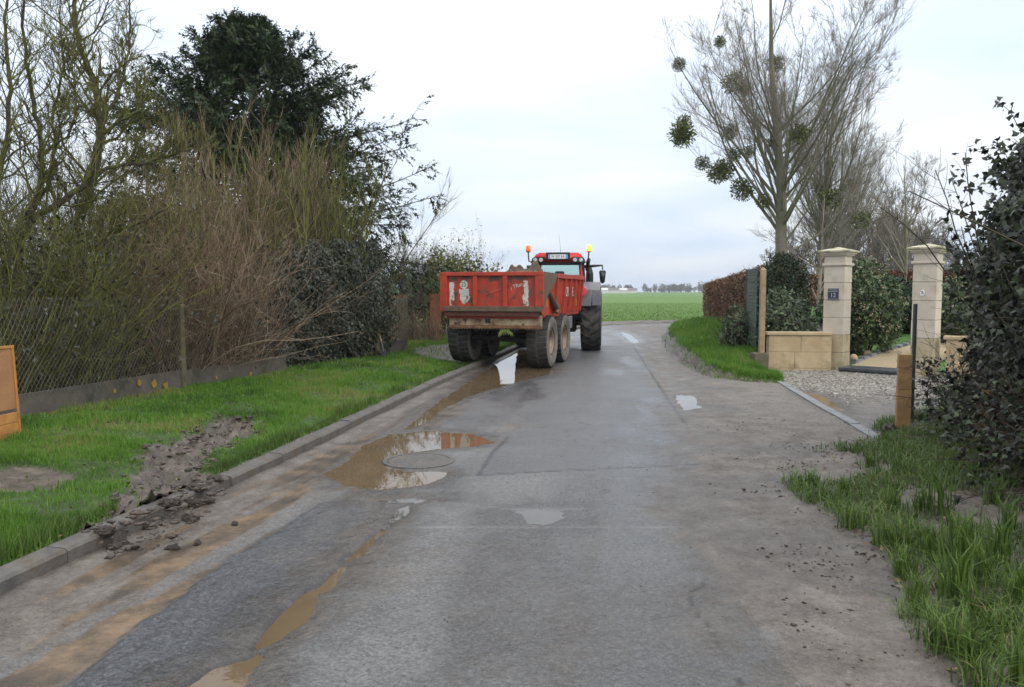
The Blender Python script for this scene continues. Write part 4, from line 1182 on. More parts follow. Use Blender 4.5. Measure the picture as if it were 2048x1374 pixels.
def stem_obj(name, sets, mat, parent=None, sides=3):
    """stems with one random tint per stem"""
    V, Fq = stems(sets, sides)
    R = np.concatenate([np.repeat(rng.random(len(p)), p.shape[1] * sides) for p, r in sets])
    return np_obj(name, V, Fq, mat, parent, {'rnd': R})
def leaf_obj(name, parts, mat, parent=None):
    V, Fc, R = join_np(parts)
    return np_obj(name, V, Fc, mat, parent, {'rnd': R})

# ---- fence line
FZ = .20
FENCE = [G(-260, 905, FZ), G(40, 838, FZ), G(365, 776, FZ), G(575, 745, FZ), G(745, 716, FZ), G(815, 702, FZ)]
FENCE = [np.array(p) for p in FENCE]
M_CONC = mat_plain('weathered_concrete', (.125, .105, .085), (.075, .065, .052), 5, .85, .5, 50, wear=((.045, .045, .03), 2.6, .52, .16))
M_LICH = mat_plain('lichen', (.34, .22, .035), (.22, .15, .03), 30, .9)
M_POSTC = mat_plain('mossy_post', (.15, .13, .085), (.09, .08, .05), 8, .9, .5, 50, wear=((.13, .13, .03), 6, .5, .12))
M_WIRE = mat_plain('rusty_wire', (.24, .22, .19), (.12, .10, .085), 6, .6, 0, 40, .4)
M_WIREG = mat_plain('green_wire', (.06, .11, .09), (.04, .075, .06), 6, .5)
def fence(pts, label, wire_mat, hmesh=1.25, pitch=.07, boards=True):
    root = tag(empty('chain_link_fence', (pts[0][0], pts[0][1], 0)), label, 'fence')
    base = np.array([pts[0][0], pts[0][1], 0.0])
    sets = []
    for a, b in zip(pts[:-1], pts[1:]):
        d = b - a; ln = np.hypot(*d); t = d / ln; an = math.atan2(t[1], t[0])
        za, zb = FZ, FZ
        nb = max(1, int(round(ln / 2.9))) if ln < 5 else 1; step = ln / nb
        for k in range(nb):
            c = a + t * step * (k + .5) - base[:2]
            if boards:
                o = MB().box(-step / 2 + .055, step / 2 - .055, -.025, .025, -.10, .30, .008).build('gravel_board', M_CONC, root)
                o.location = (c[0], c[1], FZ); o.rotation_euler = (rng.normal(0, .02), rng.normal(0, .006), an)
                o2 = MB().box(-step / 2 + .06, step / 2 - .06, -.028, .02, -.25, -.104, .006).build('gravel_board', M_CONC, root)
                o2.location = (c[0], c[1], FZ); o2.rotation_euler = (0, rng.normal(0, .004), an)
            p = a + t * step * k - base[:2]
            ps = MB(); ps.hexa([(-.055, -.055, -.4), (.055, -.055, -.4), (.055, .055, -.4), (-.055, .055, -.4), (-.045, -.045, 1.46), (.045, -.045, 1.46), (.045, .045, 1.50), (-.045, .045, 1.50)], .008)
            o = ps.build('post', M_POSTC, root); o.location = (p[0], p[1], FZ); o.rotation_euler = (rng.normal(0, .015), rng.normal(0, .015), an)
        # diagonal wires, sagging
        for s in (-1, 1):
            m_ = 14
            u0 = np.arange(-hmesh, ln + hmesh, pitch)
            tt = np.linspace(0, 1, m_ + 1)
            U = u0[:, None] + s * tt[None, :] * hmesh * .62
            Zz = np.repeat((FZ + .26 + tt * hmesh)[None, :], len(u0), 0)
            sag = .16 * np.sin(np.clip(U / step, 0, 9e9) * math.pi) ** 2 * np.sin(tt * 3.1)[None, :]
            Zz = Zz - sag * 1.2 * tt[None, :] - .05 * fbm(U * .8, Zz, 2) * tt[None, :]
            Uc = np.clip(U, 0, ln)
            off = -.035 + .05 * (fbm(Uc * 1.1, Zz * 1.4, 3) - .5) + .012 * np.sin((np.arange(m_ + 1) % 2) * math.pi)[None, :]
            nrm = np.array([-t[1], t[0]])
            P = np.stack([a[0] + t[0] * Uc + nrm[0] * off - base[0], a[1] + t[1] * Uc + nrm[1] * off - base[1], Zz], -1)
            ok = (U > 0.0) & (U < ln)
            # split wires at the panel ends
            for i in range(len(u0)):
                j = np.where(ok[i])[0]
                if len(j) >= 3: sets.append((P[i:i + 1, j], np.full((1, len(j)), .0025)))
    V, Fq = stems(sets, 3)
    np_obj('wire_mesh', V, Fq, wire_mat, root)
    return root
_f0 = FENCE[2] + (FENCE[1] - FENCE[2]) / np.hypot(*(FENCE[1] - FENCE[2])) * 5.2
fence_main = fence([_f0, FENCE[2], FENCE[3]], 'old chain link fence on concrete boards in front of the mossy tree', M_WIRE)
# lichen blotches on the boards
for px_, py_, r_ in [(305, 768, .07), (328, 772, .06), (275, 765, .05), (365, 768, .04), (498, 748, .04), (225, 782, .03), (430, 755, .025)]:
    f_ = (px_ - 40) / 325.0
    a_, b_ = (FENCE[1], FENCE[2]) if px_ < 365 else (FENCE[2], FENCE[3])
    g_ = AT(px_, py_, 1.0)
    d_ = np.array([g_[0], g_[1]]); # intersect view ray with the fence line in plan
    e_ = b_ - a_; nn = np.array([-e_[1], e_[0]]); t_ = a_.dot(nn) / d_.dot(nn); hit = ray(px_, py_); hit = hit / hit[1]
    P_ = hit * (d_[1] * t_); nn = nn / np.hypot(*nn)
    if nn[1] > 0: nn = -nn
    m = MB(); out = [(r_ * (.6 + .6 * rng.random()) * math.cos(k * .57), r_ * 1.2 * (.6 + .6 * rng.random()) * math.sin(k * .57)) for k in range(11)]
    m.prism(out, 'y', -.004, .0); o = m.build('lichen', M_LICH, fence_main)
    o.location = (P_[0] + nn[0] * .034 - _f0[0], P_[1] + nn[1] * .034 - _f0[1], CAM_H + P_[2]); o.rotation_euler = (0, 0, math.atan2(e_[1], e_[0]))
fence([FENCE[4] + np.array([.1, .2]), FENCE[5]], 'short green wire fence panel beside the leaning shovel', M_WIREG, 1.15, .055)
# brown board leaning at the near end of the fence
pa = np.array(G(40, 876, FZ)); dirp = FENCE[1] - FENCE[0]; dirp = dirp / np.hypot(*dirp)
board = tag(empty('wooden_board', (pa[0], pa[1], FZ), math.atan2(dirp[1], dirp[0])), 'upright brown wooden board at the near end of the chain link fence', 'board')
M_PLY = mat_plain('varnished_board', (.40, .20, .085), (.30, .14, .06), 4, .6, .2, 30, lo=.3, hi=.7)
M_PLY2 = mat_plain('orange_plank', (.50, .23, .055), (.34, .14, .035), 6, .65, .3, 30)
MB().box(-1.1, 0, -.012, .012, .32, .98, .004).build('panel', M_PLY, board)
MB().box(-1.1, .006, -.024, -.013, .955, .985, .003).build('batten', M_PLY2, board)
MB().box(-.028, .004, -.023, -.0125, .0, .953, .003).build('batten', M_PLY2, board)
for z_ in (.0, .105, .21):
    MB().box(-1.1, -.03, -.022, .012, z_ - .03, z_ + .072, .004).build('plank', M_PLY2, board)
board.rotation_euler.x = rad(-3)

# ---- mossy old tree at the near end
def px_path(pts, Y0, Y1, m=None):
    return np.array([AT(x, y, Y0 + (Y1 - Y0) * i / (len(pts) - 1)) for i, (x, y) in enumerate(pts)])
def smooth_path(P, n=6): return catmull(P, n)
def tree_root(name, loc, label, cat='tree', group=None):
    return tag(empty(name, loc), label, cat, group)
mt = tree_root('mossy_tree', (-7.2, 11.8, .2), 'leaning old bare tree with mossy yellow-green limbs behind the fence')
limbs = [
 (px_path([(85, 735), (105, 620), (130, 520), (165, 420), (192, 330), (200, 250), (188, 170), (160, 90), (148, 10), (150, -80)], 11.9, 12.4), .105, .022),
 (px_path([(60, 735), (30, 650), (12, 560), (30, 480), (72, 400), (85, 310), (70, 210), (50, 100), (45, -20)], 11.3, 10.9), .075, .014),
 (px_path([(30, 560), (55, 450), (120, 405), (172, 362), (190, 300), (215, 262), (262, 228), (300, 215)], 11.3, 11.7), .058, .014),
 (px_path([(172, 362), (230, 330), (290, 326), (335, 312), (380, 300)], 11.6, 12.2), .035, .010),
 (px_path([(110, 560), (170, 500), (230, 462), (290, 440), (345, 408)], 11.8, 12.0), .045, .012),
 (px_path([(200, 250), (235, 190), (250, 130), (262, 60), (258, -30)], 12.1, 12.5), .034, .010),
 (px_path([(-20, 700), (-40, 520), (-20, 400), (8, 300), (20, 180), (10, 60), (20, -60)], 10.6, 10.8), .06, .012),
 (px_path([(75, 400), (110, 330), (105, 230), (125, 130), (118, 20)], 11.2, 11.4), .030, .009),
 (px_path([(85, 310), (140, 260), (150, 180), (140, 90)], 11.2, 11.5), .022, .008)]
lv0 = []
for P_, r0, r1 in limbs:
    S_ = smooth_path(P_, 5); S_ = S_ + rng.normal(0, .012, S_.shape)
    lv0.append((S_[None], np.linspace(r0, r1, len(S_))[None]))
V_, F_ = stems(lv0, 8); V_ = V_ - np.array(mt.location); np_obj('trunk', V_, F_, M_BARK, mt, None, True)
tw = []
for (p_, r_) in lv0:
    n_ = 32
    P1, D1, L1, R1 = sprout(p_, r_, n_, .22, 1, (.75, .25), (.22, .06), .42, up=(.0, 0, .35))
    g1 = grow(P1, D1, np.clip(L1, .5, 1.5), np.clip(R1, .006, .025), 5, .27, (0, 0, .55), .35)
    P2, D2, L2, R2 = sprout(*g1, 8, .2, 1, (.7, .25), (.45, .15), .6, up=(0, 0, .25)); g2 = grow(P2, D2, np.clip(L2, .2, .8), np.clip(R2, .004, .012), 3, .27, (0, 0, .45), .4)
    P3, D3, L3, R3 = sprout(*g2, 3, .2, 1, (.7, .25), (.5, .2), .7, up=(0, 0, .2)); g3 = grow(P3, D3, np.clip(L3, .1, .4), .0036, 1, .22, (0, 0, .3), .6)
    tw += [g1, g2, g3]
tw = [(p - np.array(mt.location), r) for p, r in tw]
stem_obj('branches', tw, M_TWIG_DRK if False else M_TWIG_OLV, mt)

def bush(name, label, loc, groups, cat='shrub', group=None):
    o = tree_root(name, loc, label, cat, group)
    return o
def fan_stems(base, n, spread, lean, Lr, r, m=9, wander=.09, trop=(0, 0, .0), zb=.15):
    """n stems rising from a patch"""
    P = np.stack([rng.normal(base[0], spread[0], n), rng.normal(base[1], spread[1], n), np.full(n, zb)], 1)
    az = rng.uniform(0, 2 * math.pi, n); el = np.minimum(np.abs(rng.normal(0, lean, n)), .72)
    D = np.stack([np.sin(el) * np.cos(az), np.sin(el) * np.sin(az), np.cos(el)], 1)
    return grow(P, D, rng.uniform(Lr[0], Lr[1], n), rng.uniform(r * .6, r * 1.3, n), m, wander, trop, .35)

# tangle behind the fence, under and beside the mossy tree
def fpt(f, back):
    """point f (0..1) along fence segs 1-2-3, 'back' metres behind it"""
    a, b, c = FENCE[1], FENCE[2], FENCE[3]
    l1, l2 = np.hypot(*(b - a)), np.hypot(*(c - b))
    s = f * (l1 + l2)
    p = a + (b - a) * s / l1 if s < l1 else b + (c - b) * (s - l1) / l2
    d = (b - a) if s < l1 else (c - b); d = d / np.hypot(*d)
    return p + np.array([-d[1], d[0]]) * back
def hedge_bush(name, label, f0, f1, back, n, Lr, r, mat, lean=.35, sub=5, sublen=(.25, .1), leafn=0, leafmat=None, trop=(0, 0, -.15), topz=None):
    c = fpt((f0 + f1) / 2, back); root = tree_root(name, (c[0], c[1], .2), label, 'shrub')
    F_ = rng.uniform(f0, f1, n); B_ = np.abs(rng.normal(0, .45, n)) + back - .35
    P = np.array([[*fpt(f, b), .15] for f, b in zip(F_, B_)])
    az = rng.uniform(0, 2 * math.pi, n); el = np.abs(rng.normal(0, lean, n))
    D = np.stack([np.sin(el) * np.cos(az), np.sin(el) * np.sin(az), np.cos(el)], 1)
    g0 = grow(P, D, rng.uniform(Lr[0], Lr[1], n), rng.uniform(r * .6, r * 1.4, n), 6, .13, trop, .3)
    S = [g0]
    P1, D1, L1, R1 = sprout(*g0, sub, .15, 1, (.55, .25), sublen, .55, up=(0, 0, .1)); g1 = grow(P1, D1, np.clip(L1, .15, 1.4), np.clip(R1, .0028, .02), 4, .18, (0, 0, .05), .4)
    P2, D2, L2, R2 = sprout(*g1, 2, .2, 1, (.6, .25), (.45, .15), .7); g2 = grow(P2, D2, np.clip(L2, .1, .6), .0030, 1, .18, (0, 0, .1), .6)
    S += [g1, g2]
    loc = np.array(root.location)
    stem_obj('stems', [(p - loc, q) for p, q in S], mat, root)
    if leafn:
        src = g1[0][:, 2:].reshape(-1, 3); k = rng.integers(0, len(src), leafn); C = src[k] + rng.normal(0, .05, (leafn, 3)) - loc
        ok = C[:, 2] < 2.6
        C = C[ok]
        leaf_obj('foliage', [leaves(C, rng.normal(0, 1, C.shape) + [0, 0, -.3], rng.normal(0, 1, C.shape) + [0, -.6, .4], rng.uniform(.05, .09, len(C)), *T_OVAL)], leafmat or M_IVYL, root)
    return root
hedge_bush('tangled_shrub', 'olive tangle of thin bare stems behind the near chain link panel', .02, .42, .75, 330, (1.6, 3.3), .010, M_TWIG_OLV, .42, 7, (.30, .1), 2600)
hedge_bush('tangled_shrub', 'dark brown bare thicket deep behind the mossy tree', -.1, .6, 2.3, 330, (2.2, 4.1), .011, M_TWIG_DRK, .4, 7, (.28, .1), 3500)
hedge_bush('bare_shrub', 'tan brown bare shrub with long arching stems bulging over the fence', .56, .93, .55, 360, (1.8, 3.7), .009, M_TWIG_TAN, .40, 6, (.30, .12), 250, None, (0, -.25, -.35))
hedge_bush('bare_shrub', 'tall olive bare shrub rising behind the tan shrub', .45, .85, 1.8, 260, (2.6, 4.4), .011, M_TWIG_OLV, .20, 7, (.25, .1), 0, None, (0, 0, .1))

# moss-green shrub with fanning limbs, in front of the spruce
def moss_shrub(px0, py0, Y, n, lean, Lr, label):
    b = AT(px0, 720, Y); root = tree_root('mossy_shrub', (b[0], b[1], .2), label, 'shrub')
    g0 = fan_stems(b, n, (.45, .35), lean, Lr, .032, 10, .07, (.05, -.1, .25), .2)
    P1, D1, L1, R1 = sprout(*g0, 15, .18, 1, (.5, .2), (.34, .12), .5, up=(0, 0, .3)); g1 = grow(P1, D1, np.clip(L1, .4, 1.7), np.clip(R1, .006, .02), 5, .13, (0, 0, .5), .35)
    P2, D2, L2, R2 = sprout(*g1, 10, .15, 1, (.45, .2), (.42, .12), .55, up=(0, 0, .3)); g2 = grow(P2, D2, np.clip(L2, .2, 1.0), np.clip(R2, .004, .01), 2, .13, (0, 0, .4), .4)
    loc = np.array(root.location)
    stem_obj('limbs', [(p - loc, q) for p, q in (g0, g1)], M_TWIG_OLV, root, 4)
    stem_obj('twigs', [(g2[0] - loc, g2[1])], M_TWIG_OLV if px0 > 600 else M_TWIG_TAN, root)
    return root
moss_shrub(630, 720, 18.6, 54, .48, (2.8, 4.9), 'moss green bare shrub fanning out over the ivy mass')
moss_shrub(500, 720, 17.6, 34, .28, (3.4, 5.0), 'tall upright mossy shrub between the tan shrub and the spruce')

# ---- ivy mass smothering the fence
def ivy_mass(name, label, line, z0, z1, thick, n, size, mat, stems_n=160, bulge=.35, cat='hedge'):
    """leaf shell over a lumpy wall along a polyline"""
    line = np.array(line); seg = np.hypot(*np.diff(line, axis=0).T); cs = np.concatenate([[0], np.cumsum(seg)])
    c = line.mean(0); root = tree_root(name, (c[0], c[1], .15), label, cat); loc = np.array(root.location)
    def at(s): return np.stack([np.interp(s, cs, line[:, 0]), np.interp(s, cs, line[:, 1])], -1)
    d = (line[-1] - line[0]); d = d / np.hypot(*d); nrm = np.array([d[1], -d[0]])       # towards the road for lines running away
    s = rng.uniform(0, cs[-1], n); h = rng.random(n) ** .85
    top = z1 * (.80 + .35 * fbm(s * .9, s * 0 + 3, 3))
    z = z0 + h * (top - z0)
    prof = thick * (.55 + .45 * np.sin(np.clip(h, 0, 1) * math.pi * .85 + .25)) + bulge * (fbm(s * 1.3, z * 1.3, 4) - .5) * 2
    depth = rng.random(n) ** .5
    off = prof * depth
    back = rng.random(n) < .25
    off = np.where(back, -rng.random(n) * .4, off)
    p = at(s)
    C = np.stack([p[:, 0] + nrm[0] * off, p[:, 1] + nrm[1] * off, z], 1)
    Nn = np.stack([np.full(n, nrm[0]), np.full(n, nrm[1]), np.full(n, .35)], 1) + rng.normal(0, .45, (n, 3))
    Dd = np.stack([rng.normal(0, .6, n), rng.normal(0, .6, n), -1 + rng.normal(0, .5, n)], 1)
    leaf_obj('foliage', [leaves(C - loc, Dd, Nn, rng.uniform(size[0], size[1], n), *T_IVY)], mat, root)
    ps = rng.uniform(0, cs[-1], stems_n); q = at(ps)
    P = np.stack([q[:, 0], q[:, 1], np.full(stems_n, z0)], 1)
    g0 = grow(P, np.stack([rng.normal(nrm[0] * .25, .2, stems_n), rng.normal(nrm[1] * .25, .2, stems_n), np.ones(stems_n)], 1), rng.uniform(.6, 1.05, stems_n) * (z1 - z0), .008, 8, .16, (0, 0, .2), .3)
    P1, D1, L1, R1 = sprout(*g0, 4, .2, 1, (.8, .2), (.25, .1), .6); g1 = grow(P1, D1, np.clip(L1, .1, .6), .004, 4, .2)
    stem_obj('stems', [(g0[0] - loc, g0[1]), (g1[0] - loc, g1[1])], M_TWIG_DRK, root)
    return root
iv = [np.array(G(548, 746, .18)) , np.array(G(650, 730, .18)), np.array(G(765, 713, .18))]
ivy_mass('ivy_hedge', 'dark grey-green ivy smothering the fence beside the shovel', [p + np.array([-.25, .25]) for p in iv], .1, 2.75, .6, 29000, (.045, .085), M_IVYL)
# ---- spruce
def spruce():
    X0, Y0 = (512 - 1024) / F_PX * 22.4, 22.4
    root = tree_root('spruce_tree', (X0, Y0, .2), 'tall dark green spruce towering over the roadside shrubs')
    H = 8.85
    zz = np.linspace(0, H, 12); tp = np.stack([.06 * np.sin(zz), .05 * np.cos(zz * .7), zz], 1)
    V, Fq = stems([(tp[None], np.linspace(.24, .03, 12)[None])], 9); np_obj('trunk', V, Fq, M_BARKD, root, None, True)
    rad_prof = lambda z: np.interp(z, [1.0, 2.5, 3.8, 5.7, 7.0, 7.6, 8.3, 8.9, 9.4], [4.4, 5.0, 4.9, 4.1, 3.1, 2.1, 1.25, .8, .2])
    nb = 360
    z = np.sort(1.0 + (H - 1.0) * rng.random(nb) ** 1.1); az = rng.uniform(0, 2 * math.pi, nb)
    Lb = rad_prof(z) * np.where(rng.random(nb) < .2, rng.uniform(.95, 1.14, nb), rng.uniform(.5, .95, nb))
    el = np.interp(z, [1, 5, 8, 10], [-.20, -.05, .25, .9])
    D = np.stack([np.cos(az) * np.cos(el), np.sin(az) * np.cos(el), np.sin(el)], 1)
    P = np.stack([np.zeros(nb), np.zeros(nb), z], 1)
    g0 = grow(P, D, Lb, .035, 9, .05, (0, 0, .30), .25)            # tips sweep up
    P1, D1, L1, R1 = sprout(*g0, 22, .14, 1, (.85, .2), (.20, .05), .4, up=(0, 0, -.30)); g1 = grow(P1, D1, np.clip(L1, .2, .85), .008, 2, .12, (0, 0, -.35), .4)
    stem_obj('branches', [g0, g1], M_TWIG_DRK, root)
    # needle sprigs along the branchlets and the branch ends
    A = g1[0]; T = A[:, 1:] - A[:, :-1]
    rep = 3
    idx = np.repeat(np.arange(len(A)), 7); j = rng.integers(0, 2, len(idx)); f = rng.random(len(idx))
    C = A[idx, j] + T[idx, j] * f[:, None] + rng.normal(0, .05, (len(idx), 3))
    Dd = unit(T[idx, j]) + rng.normal(0, .38, C.shape) + [0, 0, -.12]
    s1 = leaves(C, Dd, rng.normal(0, .5, C.shape) + [0, 0, 1], rng.uniform(.15, .27, len(C)) * np.interp(C[:, 2], [3, 8], [1.35, .95]), *T_SPRIG)
    B = g0[0]; idx = np.repeat(np.arange(nb), 60); t = rng.uniform(3.0, 9, len(idx)); j = np.minimum(t.astype(int), 8); f = t - j
    C = B[idx, j] * (1 - f)[:, None] + B[idx, j + 1] * f[:, None]; Tt = unit(B[idx, j + 1] - B[idx, j])
    Dd = Tt + rng.normal(0, .45, C.shape)
    s2 = leaves(C, Dd, rng.normal(0, .6, C.shape) + [0, 0, 1], rng.uniform(.13, .25, len(C)), *T_SPRIG)
    nt_ = 3200
    zz = 7.6 + 1.45 * rng.random(nt_); a = rng.uniform(0, 6.3, nt_); rr = rad_prof(zz) * .75 * np.sqrt(rng.random(nt_))
    C = np.stack([rr * np.cos(a), rr * np.sin(a), zz], 1)
    s3 = leaves(C, np.stack([np.cos(a) * .6, np.sin(a) * .6, rng.normal(.6, .5, nt_)], 1), rng.normal(0, 1, C.shape), rng.uniform(.13, .26, nt_), *T_SPRIG)
    leaf_obj('needles', [s1, s2, s3], M_SPRUCE, root)
spruce()

# ---- far end of the verge: grey twigs, golden conifer, dead stems, rusty post
def far_bush(px0, Y, n, lean, Lr, mat, label, name, leafn=0, leafmat=None, sz=(.05, .09)):
    b = AT(px0, 690, Y); root = tree_root(name, (b[0], b[1], .15), label, 'shrub'); loc = np.array(root.location)
    g0 = fan_stems(b, n, (.5, .4), lean, Lr, .012, 8, .12, (0, 0, .05), .15)
    P1, D1, L1, R1 = sprout(*g0, 8, .2, 1, (.6, .2), (.32, .1), .55, up=(0, 0, .1)); g1 = grow(P1, D1, np.clip(L1, .2, 1.2), np.clip(R1, .004, .012), 5, .18, (0, 0, .1), .4)
    P2, D2, L2, R2 = sprout(*g1, 4, .2, 1, (.6, .2), (.4, .1), .6); g2 = grow(P2, D2, np.clip(L2, .1, .5), .0035, 3, .18)
    stem_obj('stems', [(p - loc, q) for p, q in (g0, g1, g2)], mat, root)
    if leafn:
        src = g1[0][:, 2:].reshape(-1, 3); k = rng.integers(0, len(src), leafn); C = src[k] + rng.normal(0, .10, (leafn, 3)) - loc
        leaf_obj('foliage', [leaves(C, rng.normal(0, 1, C.shape), rng.normal(0, 1, C.shape) + [0, -.5, .5], rng.uniform(*sz, leafn), *T_OVAL)], leafmat, root)
M_GOLD = mat_leaf('golden_conifer', [(0, (.05, .055, .012)), (.5, (.115, .12, .022)), (1, (.20, .19, .04))], .65, .3)
M_DKLEAF = mat_leaf('dark_shrub_leaf', [(0, (.018, .028, .014)), (.6, (.04, .06, .026)), (1, (.085, .11, .05))], .5, .4)
M_TWIG_GRY = mat_leaf('grey_stems', [(0, (.09, .075, .06)), (.5, (.15, .13, .11)), (1, (.25, .225, .195))], .85)
far_bush(800, 26.5, 70, .30, (2.2, 3.7), M_TWIG_GRY, 'grey twiggy bare shrub behind the green wire fence', 'bare_shrub', 1500, M_DKLEAF)
far_bush(905, 29.5, 60, .34, (2.2, 3.6), M_TWIG_GRY, 'grey bare shrub with sparse dark leaves behind the rusty post', 'bare_shrub', 1500, M_DKLEAF)
far_bush(868, 28.0, 46, .32, (1.8, 2.9), M_TWIG_DRK, 'golden green conifer shrub behind the trailer', 'conifer_shrub', 9000, M_GOLD, (.09, .17))
far_bush(925, 28.8, 34, .30, (1.6, 2.6), M_TWIG_DRK, 'small golden conifer shrub beside the red tailgate', 'conifer_shrub', 6000, M_GOLD, (.09, .17))
def dead_stems():
    b = AT(842, 690, 24.2); root = tree_root('dead_stems', (b[0], b[1], .1), 'brown dead stems in front of the rusty post', 'weeds'); loc = np.array(root.location)
    n = 420; P = np.stack([rng.normal(b[0], .42, n), rng.normal(b[1], .3, n), np.full(n, .1)], 1)
    g0 = grow(P, np.stack([rng.normal(-.15, .25, n), rng.normal(0, .2, n), np.ones(n)], 1), rng.uniform(.5, 1.35, n), .006, 6, .12, (-.1, 0, -.2), .5)
    stem_obj('stems', [(g0[0] - loc, g0[1])], mat_leaf('dead_stem', [(0, (.08, .05, .035)), (.5, (.17, .115, .08)), (1, (.30, .24, .16))], .9), root)
dead_stems()
M_RUST = mat_plain('rusty_steel', (.25, .075, .03), (.14, .045, .022), 5, .75, .3, 40)
rp = AT(869, 690, 25.2)
post_r = tag(MB().box(-.18, .18, -.03, .03, 0, 1.55, .01).build('rusty_post', M_RUST), 'flat rusty steel post beside the trailer tailgate', 'post')
post_r.location = (rp[0], rp[1], .1); post_r.rotation_euler = (0, rad(2), rad(8))
for dx in (-.12, .12):
    MB().lathe([(.022, -.045), (.022, -.03), (.004, -.028)], 10, 'y', (dx, 0, 1.4)).build('bolt', M_DARK, post_r)

# ---- shovel with a yellow grip leaning by the fence
sb = np.array([*G(771, 719, .16), .16]); st_ = AT(747, 618, sb[1] + .25)
M_HAFT = mat_plain('ash_handle', (.34, .21, .11), (.24, .14, .07), 12, .6)
M_BLADE = mat_plain('shovel_steel', (.075, .075, .08), (.04, .04, .042), 10, .4, .2, 40, .5)
M_YEL = mat_plain('yellow_plastic', (.75, .48, .03), (.65, .4, .025), 6, .4)
shovel = tag(empty('shovel', tuple(sb)), 'long-handled shovel leaning beside the ivy', 'shovel')
ax = (Vector(st_) - Vector(sb)); ln_ = ax.length; ax.normalize()
shovel.rotation_euler = ax.to_track_quat('Z', 'Y').to_euler()
MB().tube([(0, 0, .34), (0, 0, ln_)], [.021, .018], 8).build('handle', M_HAFT, shovel)
m = MB(); m.hexa([(-.03, -.012, -.01), (.03, -.012, -.01), (.03, .004, -.01), (-.03, .004, -.01), (-.125, -.035, .26), (.125, -.035, .26), (.125, -.02, .26), (-.125, -.02, .26)], .006); m.tube([(0, -.015, .20), (0, 0, .42)], [.03, .026], 8); m.build('blade', M_BLADE, shovel)
spade = tag(empty('spade', (sb[0] - .10, sb[1] + .12, sb[2])), 'short spade with a yellow grip behind the long shovel', 'spade')
g2_ = AT(751, 680, sb[1] + .2); ax2 = (Vector(g2_) - Vector(spade.location)); l2_ = ax2.length; ax2.normalize(); spade.rotation_euler = ax2.to_track_quat('Z', 'Y').to_euler()
MB().tube([(0, 0, .22), (0, 0, l2_ - .12)], .018, 8).build('shaft', M_BLADE, spade)
m = MB(); m.tube([(-.065, 0, l2_), (.065, 0, l2_)], .017, 8); m.tube([(-.065, 0, l2_), (0, 0, l2_ - .15)], .015, 8); m.tube([(.065, 0, l2_), (0, 0, l2_ - .15)], .015, 8); m.build('grip', M_YEL, spade)
m = MB(); m.box(-.085, .085, -.008, .008, -.02, .26, .004); m.build('blade', M_BLADE, spade)

# ---- turf
def turf(name, label, n, yr, dmax, Lr, Wr, mat, dmin=0, seedpow=1.0, thin=None, zoff=0):
    y = yr[0] + (yr[1] - yr[0]) * rng.random(n) ** seedpow
    d = dmin + (dmax - dmin) * rng.random(n)
    x = kerbX(np.minimum(y, 36)) - .15 - d
    z, mud, r = verge_z(x, y)
    cl = fbm(x * 3.1, y * 3.1, 3)
    thin_ = sstep(.60, .72, fbm(x * 1.7 + 60, y * 1.7, 4))
    keep = rng.random(n) > np.clip(mud * 1.15 + thin_ * .6, 0, .985)
    x, y, z, cl, d = x[keep], y[keep], z[keep], cl[keep], d[keep]
    n = len(x)
    Lh = rng.uniform(Lr[0], Lr[1], n) * (.15 + 1.7 * cl ** 1.3)
    rnd = np.clip(rng.random(n) * .7 + (fbm(x * .9, y * .9 + 40, 4) - .38) * 1.7 + .25 * (rng.random(n) > .94) - .15 * sstep(.45, .1, d), 0, 1)
    return blades(np.stack([x, y, z - .01], 1), Lh, rng.uniform(Wr[0], Wr[1], n), np.abs(rng.normal(.45, .3, n)), rnd, None, False)
parts = [turf('', '', 170000, (2.2, 8.2), 4.0, (.05, .105), (.004, .007), None),
         turf('', '', 105000, (8.2, 15), 4.6, (.05, .11), (.006, .011), None),
         turf('', '', 52000, (15, 26), 3.6, (.06, .12), (.010, .018), None),
         turf('', '', 9000, (26, 36), 3.0, (.08, .14), (.02, .03), None)]
V_, F_, R_ = join_np(parts)
o = np_obj('grass', V_, F_, M_GRASS, None, {'rnd': R_}); tag(o, 'short bright green grass on the verge by the kerb', 'grass', None, 'stuff')
# longer, darker fringe hanging over the kerb
parts = [turf('', '', 9000, (2.2, 13), .22, (.08, .19), (.004, .009), None, -.03), turf('', '', 3500, (13, 26), .25, (.08, .17), (.008, .014), None, -.03)]
V_, F_, R_ = join_np(parts)
o = np_obj('kerb_grass', V_, F_, M_GRASSD, None, {'rnd': R_}); tag(o, 'longer rough grass fringe hanging over the kerb', 'grass', None, 'stuff')

# ---- brown cane screen behind the green wire panel
def cane_screen():
    a, b = FENCE[4] + np.array([.22, .45]), FENCE[5] + np.array([.0, .14])
    d = b - a; n = 64; an = math.atan2(d[1], d[0]); ln = np.hypot(*d)
    root = tag(empty('cane_screen', (a[0], a[1], FZ), an), 'brown cane screen behind the green wire panel', 'screen')
    u = np.linspace(.2, ln - .06, n)
    P = np.stack([u, rng.normal(0, .006, n), np.full(n, .3)], 1)
    g0 = grow(P, np.stack([rng.normal(0, .01, n), rng.normal(0, .01, n), np.ones(n)], 1), rng.uniform(1.08, 1.16, n), .012, 3, .006, (0, 0, 0), .9)
    stem_obj('canes', [g0], mat_leaf('dry_cane', [(0, (.13, .075, .045)), (.5, (.22, .135, .08)), (1, (.31, .21, .13))], .85), root, 5)['kind'] = 'stuff'
    for z_ in (.5, .9, 1.3): MB().tube([(.15, -.02, z_), (ln - .05, -.02, z_)], .006, 5).build('binding_wire', M_WIREG, root)
cane_screen()
